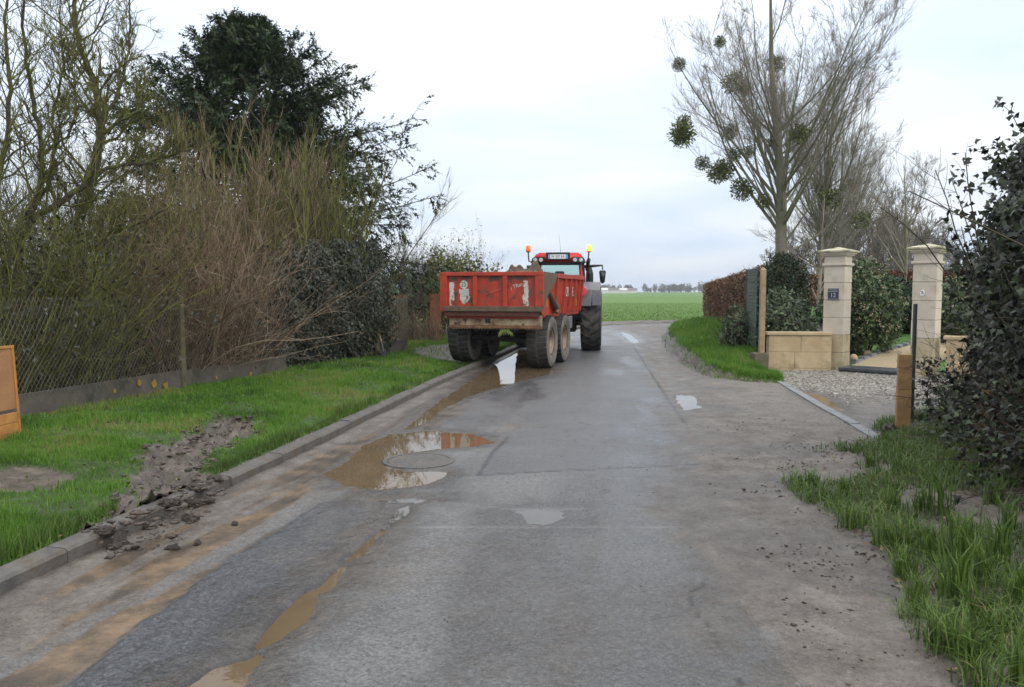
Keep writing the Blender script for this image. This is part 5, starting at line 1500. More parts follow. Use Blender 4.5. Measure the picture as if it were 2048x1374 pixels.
# fallen leaves and debris on the verge
n = 1500
y = 3 + 20 * rng.random(n) ** 1.3; x = kerbX(y) - .2 - 3.6 * rng.random(n); z, md, r_ = verge_z(x, y)
V_, F_, R_ = leaves(np.stack([x, y, z + .03], 1), rng.normal(0, 1, (n, 3)) * [1, 1, .2], rng.normal(0, .5, (n, 3)) + [0, 0, 1], rng.uniform(.015, .045, n), *T_OVAL)
tag(np_obj('leaf_litter', V_, F_, mat_leaf('fallen_leaf', [(0, (.05, .03, .018)), (.6, (.13, .08, .04)), (1, (.28, .2, .1))], .8), None, {'rnd': R_}), 'brown fallen leaves scattered over the verge', 'leaves', None, 'stuff')

# ================================================================== RIGHT SIDE: gate, garden, hedges, trees
M_STONE = mat_plain('pale_limestone', (.60, .53, .44), (.50, .43, .345), 2.2, .82, .3, 60, wear=((.40, .335, .24), 3.2, .53, .22))
M_STONEB = mat_plain('algae_stained_stone', (.52, .43, .29), (.42, .34, .21), 2.5, .85, .3, 60, wear=((.22, .20, .09), 3.2, .50, .18))
M_STONEW = mat_plain('wall_limestone', (.53, .41, .25), (.41, .30, .17), 2.4, .85, .3, 60, wear=((.25, .20, .10), 2.6, .52, .2))
M_CAPM = mat_plain('mossy_cap_stone', (.58, .52, .40), (.42, .38, .26), 5, .85, .3, 60, wear=((.20, .19, .09), 6, .54, .1))
M_MORT = mat_plain('mortar', (.36, .31, .23), (.27, .23, .17), 6, .9)
M_SLATE = mat_plain('slate', (.075, .08, .088), (.045, .048, .055), 6, .35, .2, 40)
GA = rad(-42)                                    # direction of the gate line
PS = .45
def pillar(cx, cy, label):
    root = tag(empty('gate_pillar', (cx, cy, 0), GA), label, 'pillar')
    h = PS / 2
    m = MB(); m.box(-h + .012, h - .012, -h + .012, h - .012, -.1, 2.33); m.build('mortar_core', M_MORT, root)
    zs = [-.02, .395, .784, 1.16, 1.55, 1.93, 2.30]
    for a_, b_ in zip(zs[:-1], zs[1:]):
        MB().box(-h + rng.normal(0, .0015), h + rng.normal(0, .0015), -h + rng.normal(0, .0015), h, a_ + .005, b_ - .005, .010).build('stone_block', M_STONEB if a_ < .7 else M_STONE, root)
    MB().box(-h - .035, h + .035, -h - .035, h + .035, 2.304, 2.36, .016).build('band', M_STONE, root)
    MB().box(-h + .004, h - .004, -h + .004, h - .004, 2.362, 2.52, .006).build('stone_block', M_STONE, root)
    m = MB(); m.box(-h - .04, h + .04, -h - .04, h + .04, 2.522, 2.555, .006); m.box(-h - .075, h + .075, -h - .075, h + .075, 2.557, 2.595, .01); m.build('cornice', M_STONE, root)
    c = h + .11
    m = MB(); m.hexa([(-c, -c, 2.597), (c, -c, 2.597), (c, c, 2.597), (-c, c, 2.597), (-c, -c, 2.635), (c, -c, 2.635), (c, c, 2.635), (-c, c, 2.635)], .006)
    v = [m.bm.verts.new(p) for p in ((-c + .01, -c + .01, 2.636), (c - .01, -c + .01, 2.636), (c - .01, c - .01, 2.636), (-c + .01, c - .01, 2.636), (0, 0, 2.72))]
    for i in range(4): m.bm.faces.new((v[i], v[(i + 1) % 4], v[4]))
    m.build('cap', M_CAPM, root)
    return root
PL, PR = (7.23, 17.38), (8.52, 16.06)
pillar(*PL, 'pale stone gate pillar carrying the house number plate')
pillar(*PR, 'pale stone gate pillar with a small white ring')
fx, fy = math.sin(GA), -math.cos(GA)             # front normal of the gate
def on_pillar(c, z, u=0.0, out=0.0):
    return (c[0] + math.cos(GA) * u + fx * (PS / 2 + out), c[1] + math.sin(GA) * u + fy * (PS / 2 + out), z)
npz = CAM_H - (588 - 582) / F_PX * 17.2
plq = tag(empty('house_number_plate', on_pillar(PL, npz, -.01, .002), GA), 'dark house number plate reading 12 on the gate pillar', 'number plate')
M_NAVY = mat_plain('slate_blue_plate', (.04, .05, .075), (.03, .04, .06), 4, .35)
M_SILV = mat_plain('silver_line', (.45, .47, .5), (.4, .42, .45), 6, .4)
MB().box(-.115, .115, -.018, 0, -.125, .125, .004).build('plaque', M_NAVY, plq)
for z_, hh in ((.112, .004), (.060, .005), (-.112, .004)):
    MB().box(-.105, .105, -.0205, -.0182, z_ - hh, z_ + hh).build('line', M_SILV, plq)
text_obj('number_12', '12', .135, M_SILV, plq, Matrix.Translation((0, -.0195, -.028)) @ RX, (.95, 1), .001)
MB().box(-.09, .09, -.0202, -.0182, .078, .092).build('small_print', mat_plain('dim_print', (.2, .22, .26), None, 60, .5), plq)
ring = tag(empty('ring_ornament', on_pillar(PR, CAM_H - 4 / F_PX * 16, -.03, .0), GA), 'small white ring ornament on the gate pillar', 'ornament')
m = MB(); m.tube([(.035 * math.sin(k * .63) * (1 + .2 * math.cos(k * .63)), -.012, -.05 * math.cos(k * .63)) for k in range(11)], .011, 6, False); m.build('ring', M_PLATE, ring)
MB().tube([(0, 0, .055), (0, -.015, .055)], .016, 8).build('hook', M_PLATE, ring)
# wing walls
def wing(a, b, label, flip=False):
    a, b = np.array(a), np.array(b); d = b - a; ln = np.hypot(*d); an = math.atan2(d[1], d[0])
    root = tag(empty('wing_wall', (a[0], a[1], 0), an), label, 'wall')
    t = .13
    MB().box(.01, ln - .01, -t + .012, t - .012, -.1, .775).build('mortar_core', M_MORT, root)
    rows = [(-.05, .045, [0, .5, 1]), (.049, .408, [0, .42, 1]), (.412, .775, [0, .515, 1])]
    for z0, z1, br in rows:
        for u, v in zip(br[:-1], br[1:]):
            MB().box(u * ln + .004, v * ln - .004, -t, t, z0, z1, .008).build('stone_block', M_STONEW, root)
    MB().box(-.05, ln, -t - .035, t + .035, .779, .85, .015).build('coping', M_STONEW, root)
    return root
wing((5.68, 17.34), (7.02, 17.2), 'low ochre stone wing wall beside the numbered pillar')
wing((8.78, 15.75), (10.1, 14.9), 'low pale stone wing wall behind the brambles')
# slate step between the pillars
mid = ((PL[0] + PR[0]) / 2 + fx * .12, (PL[1] + PR[1]) / 2 + fy * .12)
stp = tag(empty('slate_step', (mid[0], mid[1], 0), GA), 'dark slate step between the two gate pillars', 'step')
for k, (a_, b_) in enumerate(((-.69, -.232), (-.228, .228), (.232, .69))):
    MB().box(a_, b_, -.32, .36, .045, .10, .006).build('slab', M_SLATE, stp)
MB().box(-.69, .69, -.28, .36, -.1, .043).build('riser', M_SLATE, stp)
# rounded guard stones
for (px_, py_, hh, rr) in ((1712, 708, .40, .10), (1733, 718, .26, .13), (1707, 724, .22, .09)):
    p = G(px_, py_, .06)
    m = MB(); m.lathe([(rr * .92, -.05), (rr, .02), (rr, hh * .55), (rr * .9, hh * .78), (rr * .6, hh * .94), (rr * .15, hh)], 20, 'z')
    o = tag(m.build('guard_stone', M_STONEW, None, True), {.40: 'tall', .26: 'broad', .22: 'short'}[hh] + ' round-topped stone beside the numbered pillar', 'guard stone'); o.location = (p[0], p[1], .03)

# ---- wooden post in a concrete block, green wire panel
pb = np.array(G(1518, 741, .02))
blk = tag(empty('post_base', (pb[0], pb[1], 0)), 'rough concrete block at the end of the stone wing wall', 'concrete block')
m = MB(); m.hexa([(-.15, -.15, -.1), (.15, -.15, -.1), (.15, .15, -.1), (-.15, .15, -.1), (-.17, -.17, .40), (.16, -.17, .40), (.16, .16, .41), (-.17, .16, .41)], .02); m.build('block', mat_plain('old_concrete', (.16, .125, .085), (.10, .08, .055), 6, .9, .6, 40), blk)
M_OLDW = mat_plain('weathered_post', (.36, .27, .17), (.24, .18, .11), 9, .85, .4, 50)
wp = tag(empty('wooden_post', (pb[0] + .05, pb[1] + .02, .41)), 'tall pointed weathered wooden post on the concrete block', 'post')
m = MB(); m.box(-.055, .055, -.055, .055, 0, 1.80, .008); m.build('shaft', M_OLDW, wp)
m = MB(); v = [m.bm.verts.new(p) for p in ((-.055, -.055, 1.80), (.055, -.055, 1.80), (.055, .055, 1.80), (-.055, .055, 1.80), (0, 0, 1.86))]
for i in range(4): m.bm.faces.new((v[i], v[(i + 1) % 4], v[4]))
m.build('point', M_OLDW, wp)
gp = tag(empty('wire_panel', (pb[0] - .02, pb[1] + .2, 0)), 'green wire panel between the wooden post and the beech hedge', 'wire panel')
e_ = np.array([.42, 2.1]); sets = []
for z_ in np.arange(.95, 2.24, .028): sets.append((np.array([[[0, 0, z_], [e_[0] / 2, e_[1] / 2, z_ + rng.normal(0, .006)], [e_[0], e_[1], z_]]]), np.full((1, 3), .007)))
for u_ in np.arange(0, 1.01, .06): sets.append((np.array([[[e_[0] * u_, e_[1] * u_, .5], [e_[0] * u_, e_[1] * u_, 2.24]]]), np.full((1, 2), .004)))
V_, F_ = stems(sets, 4); np_obj('wire_mesh', V_, F_, M_WIREG, gp)
MB().tube([(e_[0], e_[1], .2), (e_[0], e_[1], 2.28)], .03, 8).build('post', M_WIREG, gp)
MB().tube([(0, 0, 2.25), (e_[0], e_[1], 2.25)], .018, 6).build('rail', M_WIREG, gp)

# ---- clipped hedges
M_BEECH = mat_leaf('beech_leaves', [(0, (.055, .028, .018)), (.35, (.13, .065, .035)), (.75, (.22, .115, .06)), (.95, (.32, .19, .11)), (1, (.12, .13, .05))], .7, .3)
M_BEECHR = mat_leaf('red_beech_leaves', [(0, (.05, .022, .016)), (.4, (.13, .05, .03)), (.8, (.20, .08, .045)), (1, (.28, .14, .08))], .75, .25)
M_YEW = mat_leaf('yew_needles', [(0, (.008, .016, .007)), (.6, (.018, .034, .012)), (1, (.035, .055, .018))], .6, .3)
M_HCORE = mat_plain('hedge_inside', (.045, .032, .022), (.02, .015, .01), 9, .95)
def clipped_hedge(name, label, a, b, zb, zt, w, n, size, mat, cat='hedge', core=M_HCORE, rough=.07, tmpl=T_OVAL, twigs=True, group=None):
    """hedge between plan points a and b; zb/zt = (near, far) base and top heights"""
    a, b = np.array(a), np.array(b); d = b - a; ln = np.hypot(*d); t = d / ln; nr = np.array([-t[1], t[0]])
    root = tree_root(name, (a[0], a[1], 0), label, cat, group)
    q = w / 2 - .16
    def P(u, v, z): p = t * u + nr * v; return (p[0], p[1], z)
    m = MB(); m.hexa([P(.15, -q, zb[0]), P(ln - .15, -q, zb[1]), P(ln - .15, q, zb[1]), P(.15, q, zb[0]), P(.15, -q, zt[0] - .18), P(ln - .15, -q, zt[1] - .18), P(ln - .15, q, zt[1] - .18), P(.15, q, zt[0] - .18)]); m.build('dark_core', core, root)  # solid dark block added as core, keeps the hedge from showing through
    # sample the five open faces
    ar = np.array([ln * (zt[0] - zb[0]), ln * (zt[0] - zb[0]), ln * w, w * (zt[0] - zb[0]), w * (zt[0] - zb[0])]); ar = ar / ar.sum()
    f = rng.choice(5, n, p=ar); u = rng.random(n) * ln; v = (rng.random(n) - .5) * w; h = rng.random(n)
    u = np.where(f == 3, 0, np.where(f == 4, ln, u)); v = np.where(f == 0, -w / 2, np.where(f == 1, w / 2, v)); h = np.where(f == 2, 1, h)
    zz0 = zb[0] + (zb[1] - zb[0]) * u / ln; zz1 = zt[0] + (zt[1] - zt[0]) * u / ln
    h = np.where((f != 2), h * (1 - .02), h)
    # rounded shoulders
    rs = np.where((f <= 1), np.clip((h - .86) / .14, 0, 1) ** 2 * .12, 0); v = v - np.sign(v) * rs
    z = zz0 + h * (zz1 - zz0) - np.where(f == 2, np.clip((np.abs(v) - (w / 2 - .18)) / .18, 0, 1) ** 2 * .12, 0)
    nrm = np.stack([np.where(f == 3, -1, np.where(f == 4, 1, 0.)), np.where(f == 0, -1, np.where(f == 1, 1, 0.)), np.where(f == 2, 1, .0)], 1)
    lump = (fbm(u * 1.4 + v, z * 1.4 + v * 2, 4) - .5) * rough * 3
    off = lump - np.abs(rng.normal(0, rough, n))
    u, v, z = u + nrm[:, 0] * off, v + nrm[:, 1] * off, z + nrm[:, 2] * off
    C = np.stack([t[0] * u + nr[0] * v, t[1] * u + nr[1] * v, z], 1)
    W = np.stack([t[0] * nrm[:, 0] + nr[0] * nrm[:, 1], t[1] * nrm[:, 0] + nr[1] * nrm[:, 1], nrm[:, 2]], 1)
    leaf_obj('foliage', [leaves(C, rng.normal(0, .8, C.shape) + [0, 0, -.5], W + rng.normal(0, .55, C.shape), rng.uniform(*size, n), *tmpl)], mat, root)
    if twigs:
        k = np.where(f == 2)[0][:int(ln * 26)]
        if len(k):
            g0 = grow(C[k] - [0, 0, .12], W[k] + rng.normal(0, .4, (len(k), 3)), rng.uniform(.15, .42, len(k)), .004, 3, .12)
            stem_obj('top_twigs', [g0], M_TWIG_DRK, root)['kind'] = 'stuff'
    return root
clipped_hedge('beech_hedge', 'clipped russet beech hedge on the grassy bank', (6.95, 20.3), (9.5, 36.2), (.2, .45), (2.42, 2.12), 1.25, 30000, (.055, .10), M_BEECH)
clipped_hedge('beech_hedge', 'russet beech hedge behind the lawn, left of the young tree', (10.8, 33.4), (16.0, 34.4), (.7, .9), (2.45, 2.45), 1.0, 9000, (.09, .15), M_BEECH)
clipped_hedge('beech_hedge', 'dark red beech hedge at the back of the garden, right of the young tree', (16.2, 34.5), (26, 33), (.8, .8), (2.62, 2.62), 1.0, 12000, (.10, .16), M_BEECHR)
def round_shrub(name, label, c, r, h, n, size, mat, zb=.1, tmpl=T_OVAL, flowers=0, box=0.0, cat='shrub', core=True, droop=.0):
    root = tree_root(name, (c[0], c[1], zb), label, cat)
    a = rng.uniform(0, 2 * math.pi, n); u = rng.random(n)
    ph = np.arccos(1 - 2 * u * .93)
    D = np.stack([np.sin(ph) * np.cos(a), np.sin(ph) * np.sin(a), np.cos(ph)], 1)
    if box: D = D / (np.abs(D) ** (2 / (1 - box) if box < 1 else 20)).sum(1, keepdims=True) ** ((1 - box) / 2)
    lump = 1 + (fbm(D[:, 0] * 2.4 + 9, D[:, 1] * 2.4 + D[:, 2] * 1.9, 4) - .5) * 1.0 * (1 - box)
    dep = 1 - np.abs(rng.normal(0, .14, n))
    C = D * np.array([r, r, h / 2]) * (lump * dep)[:, None] + [0, 0, h / 2]
    C[:, 2] = np.maximum(C[:, 2], .03)
    ps = [leaves(C, D * .3 + rng.normal(0, .6, C.shape) + [0, 0, -droop], D + rng.normal(0, .5, C.shape), rng.uniform(*size, n), *tmpl)]
    leaf_obj('foliage', ps, mat, root)
    g0 = grow(np.stack([rng.normal(0, r * .2, 24), rng.normal(0, r * .2, 24), np.zeros(24)], 1), np.stack([rng.normal(0, .4, 24), rng.normal(0, .4, 24), np.ones(24)], 1), h * .8, .018, 6, .12)
    stem_obj('stems', [g0], M_TWIG_DRK, root)
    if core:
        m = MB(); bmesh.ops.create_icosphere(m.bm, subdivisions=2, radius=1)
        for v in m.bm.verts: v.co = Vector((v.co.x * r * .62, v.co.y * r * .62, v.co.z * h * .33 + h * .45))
        m.build('dark_core', M_HCORE, root)  # added solid dark core, fills the shrub in place of branches
    if flowers:
        k = np.where(dep > .93)[0]; k = k[C[k, 2] > .25 * h][:flowers]
        V, Fc, R = [], [], []
        fl = []
        for q in range(7):
            fl.append(leaves(C[k] + D[k] * .04 + rng.normal(0, .022, (len(k), 3)), rng.normal(0, 1, (len(k), 3)), D[k] + rng.normal(0, .5, (len(k), 3)), rng.uniform(.03, .05, len(k)), *T_OVAL))
        leaf_obj('blossom', fl, mat_leaf(name + '_blossom', [(0, (.35, .25, .17)), (.6, (.52, .40, .29)), (1, (.70, .58, .46))], .8), root)
    return root
M_LAUREL = mat_leaf('glossy_leaf', [(0, (.022, .036, .012)), (.5, (.055, .088, .026)), (.85, (.09, .135, .038)), (1, (.15, .20, .06))], .4, .5)
M_GGREEN = mat_leaf('grey_green_leaf', [(0, (.042, .06, .034)), (.5, (.085, .12, .06)), (.85, (.125, .165, .08)), (1, (.19, .23, .12))], .5, .4)
round_shrub('yew_bush', 'dense dark clipped yew beside the wooden post', (6.72, 19.5), .56, 2.42, 11000, (.05, .09), M_YEW, .1, T_OVAL, 0, .45)
round_shrub('leafy_shrub', 'grey-green leafy shrub behind the stone wing wall', (6.35, 18.25), .66, 1.55, 3000, (.07, .13), M_GGREEN)
round_shrub('leafy_shrub', 'low leafy shrub on the bank beside the concrete block', (5.5, 19.0), .42, 1.05, 1500, (.05, .10), M_GGREEN, .25)
round_shrub('silver_shrub', 'small silvery shrub at the foot of the numbered pillar', (7.15, 18.5), .34, .62, 1300, (.03, .06), mat_leaf('silver_leaf', [(0, (.14, .15, .14)), (.6, (.28, .29, .28)), (1, (.42, .43, .42))], .8), .35)
round_shrub('flowering_shrub', 'rounded evergreen shrub with cream flower heads behind the gate', (8.85, 19.6), .78, 2.2, 8500, (.07, .12), M_LAUREL, .12, T_OVAL, 190)
round_shrub('flowering_shrub', 'smaller evergreen shrub with pale flowers beyond the ringed pillar', (12.1, 20.9), .95, 1.75, 5200, (.08, .13), M_LAUREL, .2, T_OVAL, 150)
round_shrub('evergreen_shrub', 'dark evergreen shrub beyond the gravel path', (11.55, 23.6), 1.0, 1.75, 5200, (.09, .15), M_YEW, .25)
round_shrub('evergreen_shrub', 'low dark evergreen between flowering shrub and hedge', (10.3, 24.5), .8, 1.5, 3600, (.09, .15), M_LAUREL, .25)
round_shrub('garden_cushion', 'low mossy green cushion plant beside the ringed pillar', (10.6, 18.0), .5, .55, 2000, (.05, .08), mat_leaf('moss_cushion', [(0, (.05, .06, .015)), (1, (.13, .14, .03))], .8), .1)
# path edge stones
pe = tag(empty('path_edging', (0, 0, 0)), 'row of rough stones edging the gravel path', None, None, 'structure')
for k in range(9):
    t_ = 1.2 + k * .42; p = np.array([7.92, 16.95]) + PATH_D * t_ + np.array([-PATH_D[1], PATH_D[0]]) * .82 + np.array([.05 * t_ ** 1.4, 0])
    o = MB().box(-.19, .19, -.07, .07, -.05, .09, .02).build('edge_stone', M_EDGE, pe); o.location = (p[0], p[1], float(garden_z(np.array(p[0]), np.array(p[1])))); o.rotation_euler = (0, rng.normal(0, .05), math.atan2(PATH_D[1], PATH_D[0]) + rng.normal(0, .1))

# ---- trees
M_POP = mat_plain('poplar_bark', (.20, .175, .125), (.11, .10, .065), 1.2, .9, .5, 14, wear=((.085, .095, .03), .6, .50, .14))
M_POPT = mat_leaf('poplar_twigs', [(0, (.12, .10, .075)), (.5, (.19, .16, .125)), (1, (.27, .235, .18))], .85)
def bare_tree(name, label, loc, H, R0, limbs, lean, spread, n1, n2, n3, tw=.011, up=.45, clear=.12, mat_b=None, mat_t=None, cat='tree', group=None, m3=3, l1=(.36, .10), lr=(.38, .62), els=.16, ll=(.45, .72)):
    root = tree_root(name, loc, label, cat, group)
    tr = grow(np.zeros((1, 3)), np.array([[lean[0], lean[1], 1.0]]), H * .97, R0, 12, .035, (0, 0, .1), .10)
    z0 = rng.uniform(clear, .55, limbs)
    i = z0 * 12; ii = i.astype(int); f = i - ii
    P = tr[0][0, ii] * (1 - f)[:, None] + tr[0][0, ii + 1] * f[:, None]; rr = np.interp(z0 * 12, np.arange(13), tr[1][0])
    az = rng.permutation(np.arange(limbs)) * (2 * math.pi / limbs) + rng.normal(0, .3, limbs)
    el = np.clip(rng.normal(spread, els, limbs), .15, 1.0)
    D = np.stack([np.sin(el) * np.cos(az), np.sin(el) * np.sin(az), np.cos(el)], 1)
    lb = grow(P, D, H * rng.uniform(*ll, limbs) * (1.15 - z0 * .7), rr * rng.uniform(*lr, limbs), 11, .055, (0, 0, up), .14)
    V, Fq = stems([tr, lb], 7); np_obj('trunk', V, Fq, mat_b or M_POP, root, None, True)
    S = []
    A = []
    for src, k in ((tr, n1), (lb, n1)):
        P1, D1, L1, R1 = sprout(*src, k, .22, 1, (.62, .18), l1, .42, up=(0, 0, .12)); A.append(grow(P1, D1, np.clip(L1, .6, H * .26), np.clip(R1, tw * 1.6, .12), 5, .14, (0, 0, up * .9), .2))
    for a in A:
        P2, D2, L2, R2 = sprout(*a, n2, .15, 1, (.55, .2), (.42, .12), .45, up=(0, 0, .1)); b = grow(P2, D2, np.clip(L2, .3, 2.6), np.clip(R2, tw, .03), 3, .18, (0, 0, up * .5), .35)
        P3, D3, L3, R3 = sprout(*b, n3, .15, 1, (.5, .2), (.5, .15), .6, up=(0, 0, .05)); c = grow(P3, D3, np.clip(L3, .2, 1.2), tw * .85, m3 - 2, .12, (0, 0, .15), .5)
        S += [a, b, c]
    stem_obj('crown', S, mat_t or M_POPT, root)
    return root, np.concatenate([a[0].reshape(-1, 3) for a in A] + [lb[0].reshape(-1, 3)])
pop, pop_l = bare_tree('poplar_tree', 'huge bare poplar hung with mistletoe behind the beech hedge', (16.6, 48, 0), 21.5, .46, 40, (-.03, 0), .74, 8, 8, 7, .0085, .62, .17, lr=(.16, .36), els=.24, ll=(.40, .64))
def copy_thing(src, loc, rz, sc, label):
    r = src.copy(); COL.objects.link(r); r.location = loc; r.rotation_euler = (0, 0, rz); r.scale = sc; r['label'] = label
    for ch in src.children:
        c = ch.copy(); COL.objects.link(c); c.parent = r
    return r
copy_thing(pop, (22.4, 57, 0), 2.1, (.70, .70, .86), 'slimmer bare poplar right behind the huge mistletoe poplar')
copy_thing(pop, (26.5, 64, 0), 4.0, (.62, .62, .72), 'bare poplar half hidden by the gate pillar')
# mistletoe
M_MIST = mat_leaf('mistletoe_leaf', [(0, (.045, .058, .010)), (.5, (.10, .118, .020)), (1, (.17, .185, .035))], .6, .3)
def mistletoe_mesh():
    n = 760
    d = unit(rng.normal(0, 1, (n, 3))); rr = rng.random(n) ** .5
    C = d * rr[:, None]
    V, Fc, R = leaves(C, d + rng.normal(0, .5, C.shape), rng.normal(0, 1, C.shape), rng.uniform(.16, .30, n), *T_OVAL)
    P = np.zeros((60, 3)); g0 = grow(P, unit(rng.normal(0, 1, (60, 3))), .9, .016, 4, .2)
    V2, F2 = stems([g0], 3); F2 = np.concatenate([F2[:, [0, 1, 2]], F2[:, [0, 2, 3]]])
    V, Fc, R = join_np([(V, Fc, R), (V2, F2, np.full(len(V2), .3))])
    o = np_obj('mistletoe', V, Fc, M_MIST, None, {'rnd': R})
    return o
mist0 = [mistletoe_mesh(), mistletoe_mesh()]
MPX = [(1360, 285, 26), (1338, 292, 18), (1373, 252, 15), (1357, 268, 14), (1455, 265, 17), (1470, 165, 22), (1490, 178, 14), (1548, 125, 17), (1600, 265, 20), (1412, 368, 22), (1450, 340, 22), (1482, 385, 24), (1392, 362, 15),
       (1358, 130, 14), (1468, 310, 15), (1700, 372, 15), (1660, 398, 24), (1722, 440, 19), (1440, 82, 12), (1545, 290, 13), (1500, 300, 13), (1640, 380, 13), (1525, 405, 16)]
limb_pts = pop_l + np.array(pop.location)
for i, (px_, py_, r_) in enumerate(MPX):
    o = mist0[i] if i < 2 else link(mist0[i % 2].copy())
    Y_ = 47 + rng.normal(0, 1.2) if px_ < 1640 else 56 + rng.normal(0, 1)
    for it in range(2):                               # depth of the nearest limb
        p = AT(px_, py_, Y_)
        if px_ < 1640:
            d = np.hypot(limb_pts[:, 0] / limb_pts[:, 1] * p[1] - p[0], (limb_pts[:, 2] - CAM_H) / limb_pts[:, 1] * p[1] - (p[2] - CAM_H)); Y_ = limb_pts[np.argmin(d), 1]
    p = AT(px_, py_, Y_)
    if px_ < 1640: p = limb_pts[np.argmin(d)]      # grows on the branch
    s_ = r_ * Y_ / F_PX
    o.location = p; o.scale = (s_, s_, s_ * .95); o.rotation_euler = (0, 0, i * 1.3)
    tag(o, 'round yellow-green mistletoe clump in the bare poplar crowns', 'mistletoe', 'mistletoe clumps in the poplars')
# young garden trees
bare_tree('young_tree', 'slender young bare tree standing on the lawn between the pillars', (17.0, 34.0, .95), 6.6, .085, 9, (0, 0), .50, 7, 5, 3, .007, .5, .22, mat_plain('pale_bark', (.25, .22, .15), (.15, .135, .085), 6, .85), M_POPT)
bare_tree('young_tree', 'small pale-limbed bare tree behind the numbered pillar', (10.55, 27.0, .6), 4.6, .085, 8, (.08, 0), .75, 6, 4, 3, .006, .25, .16, mat_plain('grey_pink_bark', (.30, .25, .20), (.2, .165, .13), 6, .8), M_TWIG_GRY)
# wood behind the garden
M_WOODB = mat_plain('wood_bark', (.13, .11, .085), (.075, .065, .05), 2, .9)
M_WOODT = mat_leaf('wood_twigs', [(0, (.10, .078, .062)), (.5, (.155, .125, .10)), (1, (.21, .175, .145))], .9)
w0, _ = bare_tree('bare_tree', '', (0, 0, 0), 14, .22, 12, (0, 0), .42, 9, 8, 5, .020, .45, .12, M_WOODB, M_WOODT)
w1, _ = bare_tree('bare_tree', '', (0, 0, 0), 11, .20, 14, (0, 0), .62, 9, 8, 5, .020, .3, .10, M_WOODB, M_WOODT)
k = 0
for px_, Y_, top in [(1600, 72, 470), (1640, 64, 455), (1668, 78, 400), (1700, 70, 420), (1728, 82, 385), (1752, 74, 415), (1775, 88, 400), (1800, 80, 425), (1822, 92, 430), (1848, 98, 432), (1868, 104, 455), (1570, 80, 480), (1690, 58, 500), (1745, 60, 500), (1800, 62, 510)]:
    src = w0 if k % 2 == 0 else w1
    H_ = 14 if k % 2 == 0 else 11
    p = AT(px_, top, Y_); s_ = p[2] / H_
    if k < 2: r = src; r.location = (p[0], Y_, 0); r.scale = (s_ * 1.0, s_ * 1.0, s_); r.rotation_euler = (0, 0, k * 1.7)
    else: r = copy_thing(src, (p[0], Y_, 0), k * 1.7, (s_ * 1.05, s_ * 1.05, s_), '')
    tag(r, 'brown bare woodland tree behind the garden hedge', 'tree', 'woodland trees behind the garden'); k += 1
for px_, Y_, top in [(1915, 120, 478), (1948, 128, 492)]:
    p = AT(px_, top, Y_); s_ = p[2] / 11
    tag(copy_thing(w1, (p[0], Y_, 0), px_, (s_ * 1.3, s_ * 1.3, s_), ''), 'broad grey bare tree far beyond the dark red hedge', 'tree', 'far broad trees beyond the hedge')

# ---- grass on the bank
def bank_pts(n, s0, s1, t0, t1):
    r = rng.uniform(t0, t1, n) * (BX.shape[0] - 1); s = rng.uniform(s0, s1, n)
    i = np.minimum(r.astype(int), BX.shape[0] - 2); f = r - i
    c = np.interp(s, _sc, np.arange(len(_sc))); j = np.minimum(c.astype(int), BX.shape[1] - 2); g = c - j
    def bl(A): return (A[i, j] * (1 - g) + A[i, j + 1] * g) * (1 - f) + (A[i + 1, j] * (1 - g) + A[i + 1, j + 1] * g) * f
    return np.stack([bl(BX), bl(BY), bl(BZ)], 1), bl(_bmud)
parts = []
for n, s0, s1, t0, t1, Lr, Wr in ((52000, 0, .75, 0, .42, (.08, .20), (.008, .016)), (34000, 0, .8, .4, .75, (.10, .22), (.016, .03))):
    P_, md = bank_pts(n, s0, s1, t0, t1)
    kp = rng.random(n) > np.clip(md * 1.0, 0, .93); P_ = P_[kp]; n = len(P_)
    cl = fbm(P_[:, 0] * 2, P_[:, 1] * 2, 3)
    parts.append(blades(P_ - [0, 0, .015], rng.uniform(*Lr, n) * (.5 + cl), rng.uniform(*Wr, n), np.abs(rng.normal(.55, .3, n)), np.clip(rng.random(n) * .7 + (cl - .35), 0, 1), None, False))
V_, F_, R_ = join_np(parts)
tag(np_obj('bank_grass', V_, F_, M_GRASS, None, {'rnd': R_}), 'rough green grass covering the bank below the beech hedge', 'grass', None, 'stuff')

# ---- near right: verge grass, tufts, posts, brambles, ivy hedge
def dirt_at(x, y):
    f = road_fields(x, y); z, v = dirt_z(x, y, f); return z
n = 80000
y = 2.0 + 9.0 * rng.random(n); x = edge_r(y) + 2.7 * rng.random(n) - .25
cl = fbm(x * 1.8 + 20, y * 1.8, 4); out = x - edge_r(y) + (fbm(x * 1.2 + 90, y * 1.2, 3) - .55) * 1.3
kp = (cl * 1.3 - .15 + np.clip(out, -.4, .6) * .22 + sstep(7, 9, y) * .22 + sstep(.6, 1.3, out) * .22 > .50 + .18 * rng.random(n)); x, y, cl = x[kp], y[kp], cl[kp]
P_ = np.stack([x, y, dirt_at(x, y) - .01], 1); n = len(x)
M_GRASSR = mat_leaf('verge_blades', [(0, (.035, .05, .016)), (.3, (.065, .11, .020)), (.7, (.11, .19, .032)), (.9, (.16, .23, .05)), (1, (.25, .19, .09))], .5, .4, .25)
V_, F_, R_ = blades(P_, rng.uniform(.02, .17, n) * (.2 + 1.4 * cl), rng.uniform(.0035, .009, n), np.abs(rng.normal(.8, .4, n)), np.clip(rng.random(n) * .8 + (cl - .5), 0, 1))
tag(np_obj('verge_grass', V_, F_, M_GRASSR, None, {'rnd': R_}), 'patchy weeds and grass on the mud under the ivy hedge', 'grass', None, 'stuff')
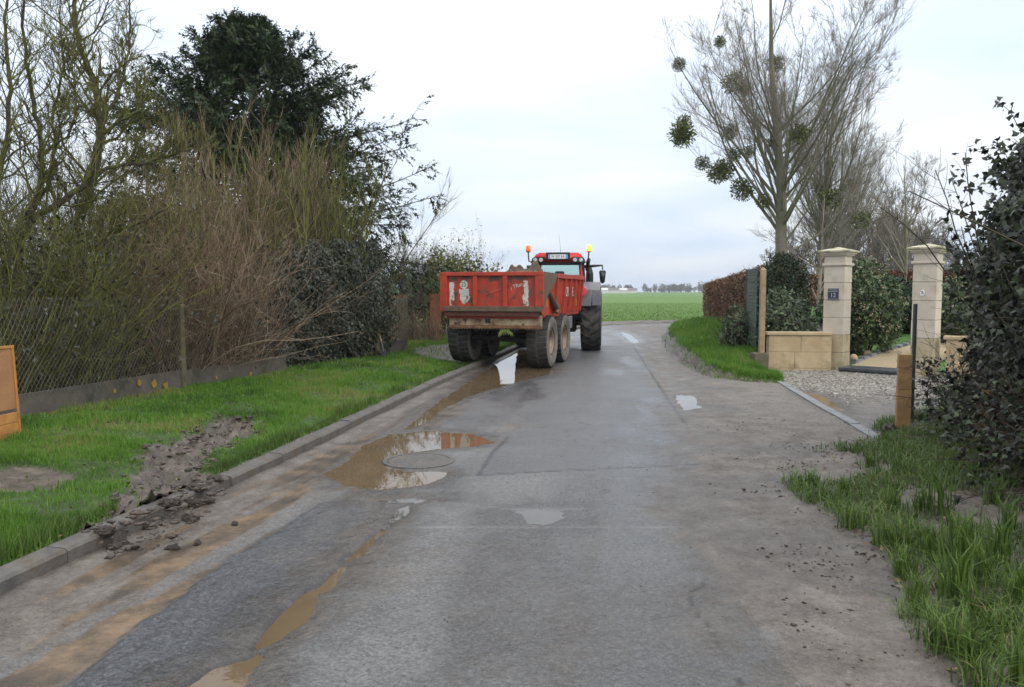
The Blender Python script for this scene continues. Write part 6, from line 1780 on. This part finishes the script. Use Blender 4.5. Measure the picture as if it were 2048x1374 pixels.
def tuft_mesh(nb, Lr, W, lean):
    P = np.stack([rng.normal(0, .035, nb), rng.normal(0, .035, nb), np.zeros(nb)], 1)
    V, Fc, R = blades(P, rng.uniform(*Lr, nb), rng.uniform(W * .7, W * 1.3, nb), np.abs(rng.normal(lean, .25, nb)), np.clip(rng.normal(.55, .22, nb), 0, 1))
    o = np_obj('grass_tuft', V, Fc, M_GRASSR, None, {'rnd': R}); return o
tufts = [tuft_mesh(70, (.14, .30), .008, .5), tuft_mesh(46, (.22, .42), .011, .38), tuft_mesh(90, (.10, .24), .007, .6)]
TP = [(1995, 1125, 1), (1810, 1135, 0), (1832, 1185, 0), (1905, 1185, 1), (1932, 1300, 0), (1875, 1275, 2), (1762, 1070, 0), (1705, 1040, 2), (1650, 985, 2), (2030, 1215, 1), (1985, 1260, 2), (1905, 1060, 2), (1782, 1015, 0), (1845, 1020, 2),
      (1620, 960, 2), (1690, 980, 2), (1740, 940, 2), (1800, 960, 2), (1960, 1350, 2), (2035, 1340, 1), (1960, 1160, 1), (1930, 1120, 1), (2015, 1080, 1), (1880, 1030, 1), (1850, 1075, 0), (1800, 1080, 0), (1955, 1215, 0), (1860, 1110, 1), (1940, 1090, 0), (1985, 1020, 0), (1725, 905, 2), (1775, 900, 2)]
for i, (px_, py_, kd) in enumerate(TP):
    g_ = G(px_, py_, .06); g_ = (g_[0], g_[1]); z_ = float(dirt_at(np.array([g_[0]]), np.array([g_[1]]))[0])
    first = i == [q[2] for q in TP].index(kd)
    o = tufts[kd] if first else link(tufts[kd].copy())
    o.location = (g_[0], g_[1], z_ - .01); o.rotation_euler = (0, 0, rng.uniform(0, 6.3)); s_ = rng.uniform(.8, 1.15); o.scale = (s_, s_, s_)
    tag(o, ['bright green grass tuft on the muddy verge below the ivy hedge', 'tall broad-bladed grass tuft below the ivy hedge', 'low fine grass tuft on the muddy verge edge'][kd], 'grass tuft', ['bright grass tufts', 'tall grass tufts', 'low grass tufts'][kd])
# orange sleeper post and stake
M_ORW = mat_plain('orange_timber', (.40, .235, .095), (.27, .15, .06), 5, .75, .4, 40, wear=((.14, .08, .04), 4, .6, .1))
sp = np.array(G(1805, 852, .03))
slp = tag(empty('timber_post', (sp[0], sp[1], 0), rad(-20)), 'short square orange timber post at the driveway corner', 'post')
MB().box(-.082, .082, -.078, .078, -.1, .50, .008).build('lower_block', M_ORW, slp)
MB().box(-.078, .078, -.074, .074, .504, .95, .008).build('upper_block', M_ORW, slp)
st2 = tag(MB().box(-.06, .06, -.05, .05, -.1, .62, .008).build('timber_post', M_ORW), 'small orange timber post buried in the ivy', 'post'); st2.location = (4.95, 8.1, .1); st2.rotation_euler = (0, rad(4), .3)
stn = G(1778, 872, .02)
gs = clod(stn[0], stn[1], .05, .15, .8, 'brown boulder at the foot of the orange timber post', None); gs.name = 'boulder'; gs['category'] = 'stone'
gpo = G(1823, 838, .05)
M_GPOST = mat_plain('green_grey_steel', (.055, .075, .065), (.035, .05, .042), 6, .5)
wf = tag(empty('sheep_wire_fence', (gpo[0], gpo[1], 0)), 'slack sheep wire on a dark green steel post behind the timber post', 'fence')
MB().box(-.02, .02, -.02, .02, -.2, 1.58, .004).build('post', M_GPOST, wf)
sets = []
dx = np.array([1.15, -.75])
for z_ in np.linspace(.15, 1.25, 8):
    u = np.linspace(0, 1, 9); sets.append((np.stack([dx[0] * u, dx[1] * u + .05 * np.sin(u * 5 + z_ * 3), z_ + .08 * np.sin(u * 4 + z_ * 5) * u - .12 * u * (1 - u) * 3 * z_], 1)[None], np.full((1, 9), .0022)))
for u_ in np.linspace(.06, 1, 9):
    z = np.linspace(.12, 1.25 - .12 * u_, 7); sets.append((np.stack([dx[0] * u_ + .05 * np.sin(z * 4 + u_ * 9), dx[1] * u_ + .04 * np.cos(z * 5), z], 1)[None], np.full((1, 7), .0020)))
V_, F_ = stems(sets, 3); np_obj('wire_mesh', V_, F_, M_WIRE, wf)
# ivy hedge, tall and dark
M_IVYD = mat_leaf('dark_ivy', [(0, (.010, .011, .008)), (.45, (.020, .025, .015)), (.75, (.034, .043, .023)), (.93, (.06, .078, .036)), (1, (.13, .15, .09))], .42, .28)
def ivy_hedge():
    root = tree_root('ivy_hedge', (5.6, 8.0, .1), 'tall dark glossy ivy hedge overhanging the right verge', 'hedge'); loc = np.array(root.location)
    line = np.array([(6.5, 10.0), (6.0, 9.0), (5.4, 7.7), (5.0, 6.4), (4.75, 4.8), (4.6, 2.6)]); cs = np.concatenate([[0], np.cumsum(np.hypot(*np.diff(line, axis=0).T))])
    n = 38000
    s = rng.uniform(0, cs[-1], n) ** 1.0; s = np.where(rng.random(n) < .55, s * .62, s)
    p = np.stack([np.interp(s, cs, line[:, 0]), np.interp(s, cs, line[:, 1])], 1)
    h = rng.random(n) ** .9
    zt = 3.3 + .9 * fbm(s * 1.3, s * 0 + 7, 3) - 1.6 * sstep(1.3, .0, s)
    z = .15 + h * zt
    bul = .10 + .55 * np.sin(np.clip(h * 1.1, 0, 1) * math.pi) ** .8 + (fbm(s * 1.6, z * 1.6, 4) - .5) * 1.1 - .35 * sstep(.7, 1, h)
    off = bul * rng.random(n) ** .45
    off = np.where(rng.random(n) < .22, -rng.random(n) * .8, off)
    C = np.stack([p[:, 0] - off * .95, p[:, 1] - off * .15, z], 1) + rng.normal(0, .04, (n, 3))
    Nn = np.array([-1., -.5, .5]) + rng.normal(0, .5, (n, 3)); Dd = np.stack([rng.normal(-.3, .6, n), rng.normal(0, .6, n), rng.normal(-.8, .5, n)], 1)
    lim = np.where(z > 1.1, .556, .512) * C[:, 1] + (fbm(z * 2.3, C[:, 1] * 2, 3) - .5) * .35
    k_ = C[:, 0] > lim; C, Dd, Nn, h = C[k_], Dd[k_], Nn[k_], h[k_]
    parts = [leaves(C - loc, Dd, Nn, rng.uniform(.045, .095, len(C)) * (1.15 - .35 * h), *T_IVY)]
    ns = 90; q = rng.uniform(.9, cs[-1] * .8, ns)
    P = np.stack([np.interp(q, cs, line[:, 0]), np.interp(q, cs, line[:, 1]), np.full(ns, .1)], 1)
    g0 = grow(P, np.stack([rng.normal(-.1, .15, ns), rng.normal(0, .15, ns), np.ones(ns)], 1), rng.uniform(1.8, 3.4, ns), .016, 10, .09, (0, 0, .1), .3)
    P1, D1, L1, R1 = sprout(*g0, 9, .15, 1, (.9, .25), (.22, .08), .5, up=(-.3, 0, .1)); g1 = grow(P1, D1, np.clip(L1, .2, 1.0), np.clip(R1, .003, .008), 6, .15, (0, 0, .1), .4)
    # sprays reaching out to the left with leaves along them
    nsp = 46; zz = rng.uniform(1.2, 3.5, nsp); q = rng.uniform(1.3, 3.2, nsp)
    P = np.stack([np.interp(q, cs, line[:, 0]) - .35, np.interp(q, cs, line[:, 1]), zz], 1)
    g2 = grow(P, np.stack([rng.normal(-1, .3, nsp), rng.normal(-.2, .4, nsp), rng.normal(.25, .4, nsp)], 1), rng.uniform(.25, .6, nsp), .006, 7, .14, (0, 0, .2), .4)
    idx = np.repeat(np.arange(nsp), 16); t = rng.uniform(1, 7, len(idx)); j = np.minimum(t.astype(int), 6); f = t - j
    C2 = g2[0][idx, j] * (1 - f)[:, None] + g2[0][idx, j + 1] * f[:, None] + rng.normal(0, .03, (len(idx), 3))
    parts.append(leaves(C2 - loc, rng.normal(0, .7, C2.shape) + [-.2, 0, -.4], rng.normal(0, .6, C2.shape) + [-.6, -.6, .5], rng.uniform(.05, .09, len(idx)), *T_IVY))
    idx = rng.integers(0, len(g1[0]), 5200); j = rng.integers(1, 7, len(idx)); C3 = g1[0][idx, j] + rng.normal(0, .04, (len(idx), 3)); C3 = C3[C3[:, 0] > .555 * C3[:, 1]]; idx = idx[:len(C3)]
    parts.append(leaves(C3 - loc, rng.normal(0, .7, C3.shape) + [-.2, 0, -.6], rng.normal(0, .6, C3.shape) + [-.6, -.6, .5], rng.uniform(.05, .10, len(idx)), *T_IVY))
    leaf_obj('foliage', parts, M_IVYD, root)
    stem_obj('stems', [(a - loc, b) for a, b in (g0, g1, g2)], M_TWIG_DRK, root)
ivy_hedge()
def brambles():
    root = tree_root('bramble_thicket', (4.9, 8.7, .1), 'low thicket of bare brambles and ivy in front of the tall ivy hedge', 'brambles'); loc = np.array(root.location)
    n = 420; f = rng.random(n); bx = np.interp(f, [0, 1], [5.9, 4.2]) + rng.normal(0, .2, n); by = np.interp(f, [0, 1], [9.8, 5.0]) + rng.normal(0, .25, n)
    P = np.stack([bx, by, dirt_at(bx, by)], 1)
    g0 = grow(P, np.stack([rng.normal(-.1, .4, n), rng.normal(-.1, .4, n), np.ones(n)], 1), rng.uniform(.5, 1.35, n), .0055, 6, .18, (0, -.1, -.8), .4)
    P1, D1, L1, R1 = sprout(*g0, 6, .15, 1, (.8, .25), (.32, .1), .6); g1 = grow(P1, D1, np.clip(L1, .1, .6), .0028, 3, .22, (0, 0, -.2), .5)
    stem_obj('stems', [(a - loc, b) for a, b in (g0, g1)], mat_leaf('bramble_stem', [(0, (.035, .022, .018)), (.6, (.075, .045, .035)), (1, (.14, .10, .075))], .8), root)
    src = g1[0][:, 1:].reshape(-1, 3); m_ = 11000; k = rng.integers(0, len(src), m_); C = src[k] + rng.normal(0, .03, (m_, 3))
    C = C[(C[:, 2] < .95) & (C[:, 0] > .525 * C[:, 1] + rng.normal(0, .06, m_))]; m_ = len(C)
    leaf_obj('foliage', [leaves(C - loc, rng.normal(0, .8, C.shape) + [0, 0, -.3], rng.normal(0, .6, C.shape) + [-.4, -.5, .7], rng.uniform(.035, .075, m_), *T_IVY)], M_IVYD, root)
brambles()

# ---- loose stones on the drive, crumbs of mud on the shoulder
def pebbles(name, label, x, y, z, size, mat, cat):
    n = len(x)
    T = np.array([(1, 0, 0), (-1, 0, 0), (0, 1, 0), (0, -1, 0), (0, 0, .7), (0, 0, -.7)], float)
    Fc = np.array([(0, 2, 4), (2, 1, 4), (1, 3, 4), (3, 0, 4), (2, 0, 5), (1, 2, 5), (3, 1, 5), (0, 3, 5)])
    a = rng.uniform(0, 6.3, n); ca, sa = np.cos(a), np.sin(a)
    V = T[None] * rng.uniform(.6, 1.3, (n, 6, 1)) * size[:, None, None]
    V = np.stack([V[..., 0] * ca[:, None] - V[..., 1] * sa[:, None], V[..., 0] * sa[:, None] + V[..., 1] * ca[:, None], V[..., 2] * .7], -1) + np.stack([x, y, z], 1)[:, None]
    F = (np.arange(n)[:, None, None] * 6 + Fc[None]).reshape(-1, 3)
    return tag(np_obj(name, V.reshape(-1, 3), F, mat, None, {'rnd': np.repeat(rng.random(n), 6)}), label, cat, None, 'stuff')
n = 15000
x = rng.uniform(4.6, 10, n); y = rng.uniform(10, 17.6, n)
ins = (poly_sd(x, y, DRIVE) < -.1) & (poly_sd(x, y, DRIVE_PUDDLE) > .1) & (rng.random(n) < sstep(10.5, 15.5, y + (fbm(x * .8, y * .8, 3) - .5) * 5)); x, y = x[ins], y[ins]
pebbles('gravel', 'pale loose gravel spread in front of the gate', x, y, dirt_at(x, y) + .004, rng.uniform(.010, .030, len(x)), mat_leaf('chalk_stone', [(0, (.14, .12, .095)), (.5, (.27, .245, .21)), (1, (.50, .47, .42))], .8), 'gravel')
n = 5200
y = 2.6 + 8 * rng.random(n); x = roadR(y) + .1 + (edge_r(y) - roadR(y) + .3) * rng.random(n) ** .6
kp = fbm(x * 2.2, y * 2.2, 5) > .44 + .1 * rng.random(n); x, y = x[kp], y[kp]
pebbles('mud_crumbs', 'scattered dark crumbs of mud on the shoulder', x, y, dirt_at(x, y) + .002, rng.uniform(.004, .020, len(x)) * rng.random(len(x)) ** .9, mat_leaf('crumb', [(0, (.03, .022, .016)), (.7, (.075, .055, .04)), (1, (.18, .15, .12))], .8), 'mud')
n = 900
y = 4.0 + 9 * rng.random(n); x = rng.uniform(-.9, 1.5, n) + .08 * (y - 6); kp = fbm(x * 1.2, y * 1.2, 3) > .52; x, y = x[kp], y[kp]
f_ = road_fields(x, y); z = road_z(x, y, f_); kp = f_['psd'] > .1
pebbles('road_grit', 'small specks of grit and soil on the asphalt', x[kp], y[kp], z[kp] + .001, rng.uniform(.002, .010, kp.sum()) * rng.random(kp.sum()), bpy.data.materials['crumb'], 'grit')

# dead leaves under the ivy hedge
n = 1600
y = 3 + 7.5 * rng.random(n); x = edge_r(y) - .2 + 2.2 * rng.random(n)
V_, F_, R_ = leaves(np.stack([x, y, dirt_at(x, y) + .012], 1), rng.normal(0, 1, (n, 3)) * [1, 1, .2], rng.normal(0, .5, (n, 3)) + [0, 0, 1], rng.uniform(.02, .06, n), *T_OVAL)
tag(np_obj('leaf_litter', V_, F_, bpy.data.materials['fallen_leaf'], None, {'rnd': R_}), 'dead brown leaves strewn on the mud under the ivy hedge', 'leaves', None, 'stuff')

# ================================================================== HORIZON
def distant_trees():
    parts = []; S = []
    Yd = 640
    for i in range(150):
        px = rng.uniform(1180, 1560) if i < 90 else (rng.uniform(1320, 1560) if i < 135 else rng.uniform(900, 1180))
        Y = Yd + rng.uniform(0, 160)
        dense = px > 1330
        p = AT(px, 585, Y); h = rng.uniform(3.0, 8.5) * (1.0 if not dense else 1.1)
        n = 130; d = unit(rng.normal(0, 1, (n, 3))); C = np.array([p[0], Y, h * .55]) + d * np.array([h * .34, h * .34, h * .46]) * rng.random((n, 1)) ** .4
        parts.append(leaves(C, rng.normal(0, .4, C.shape) + [0, 0, 1], rng.normal(0, .5, C.shape) + [0, -1, 0], rng.uniform(.5, 1.6, n), *T_OVAL, rnd=np.full(n, rng.random())))
        S.append(grow(np.array([[p[0], Y, -.1]]), np.array([[0, 0, 1.]]), h * .8, .16, 3, .03))
    V, Fc, R = join_np(parts)
    V2, F2 = stems(S, 4); F2 = np.concatenate([F2[:, [0, 1, 2]], F2[:, [0, 2, 3]]])
    V, Fc, R = join_np([(V, Fc, R), (V2, F2, np.full(len(V2), .1))])
    tag(np_obj('distant_wood', V, Fc, mat_leaf('distant_crowns', [(0, (.045, .05, .04)), (.5, (.085, .08, .065)), (1, (.13, .115, .095))], .9, .1), None, {'rnd': R}), 'line of far bare trees along the horizon', 'wood', None, 'stuff')
distant_trees()
M_FARW = mat_plain('far_render', (.62, .60, .56), (.52, .5, .47), .2, .8); M_FARR = mat_plain('far_roof', (.17, .14, .13), (.12, .1, .09), .3, .8)
for k, (px_, w_) in enumerate(((1203, 9), (1222, 12), (1243, 8), (1262, 9))):
    Y_ = 600 + 12 * k; p = AT(px_, 585, Y_)
    h_ = tag(empty('far_house', (p[0], Y_, 0)), ['tiny far white cottage at the left end of the tree line', 'wider far white farmhouse among the horizon trees', 'small far pale house beyond the field', 'far low white house beside the dark horizon trees'][k], 'house')
    MB().box(-w_ / 2, w_ / 2, -3, 3, 0, 2.4).build('wall', M_FARW, h_)
    m = MB(); m.prism([(-3.4, 2.4), (3.4, 2.4), (0, 4.2)], 'x', -w_ / 2 - .3, w_ / 2 + .3); m.build('roof', M_FARR if k % 2 else M_FARW, h_)
# short crop blades at the near edge of the field
n = 26000
y = 42.5 + 70 * rng.random(n) ** 2.4; x = rng.uniform(2, 26, n)
ok = y > np.interp(x, [4.7, 7.6, 11.2, 17, 30], [41.0, 43.6, 45.2, 46.2, 47]) + rng.random(n); x, y = x[ok], y[ok]; n = len(x)
V_, F_, R_ = blades(np.stack([x, y, np.full(n, -.02)], 1), rng.uniform(.06, .14, n), rng.uniform(.03, .05, n), .5, np.clip(rng.normal(.55, .2, n), 0, 1), None, False)
tag(np_obj('crop_blades', V_, F_, mat_leaf('crop_blade', [(0, (.09, .14, .03)), (.5, (.125, .205, .045)), (1, (.17, .245, .065))], .8, .2), None, {'rnd': R_}), 'young green crop along the near edge of the field', 'crop', None, 'stuff')

# ---- damp winter air
def haze():
    m = bpy.data.materials.new('damp_air'); m.use_nodes = True; nt = m.node_tree; nt.nodes.clear()
    o = nt.nodes.new('ShaderNodeOutputMaterial'); v = nt.nodes.new('ShaderNodeVolumePrincipled')
    v.inputs['Color'].default_value = (.86, .91, 1.0, 1); v.inputs['Density'].default_value = .0004; v.inputs['Anisotropy'].default_value = .1
    nt.links.new(v.outputs[0], o.inputs['Volume'])
    o_ = MB().box(-1560, 1560, -120, 1560, -1.1, 31).build('haze', m)
    return tag(o_, 'thin damp haze over the lane and the fields', None, None, 'stuff')
haze()
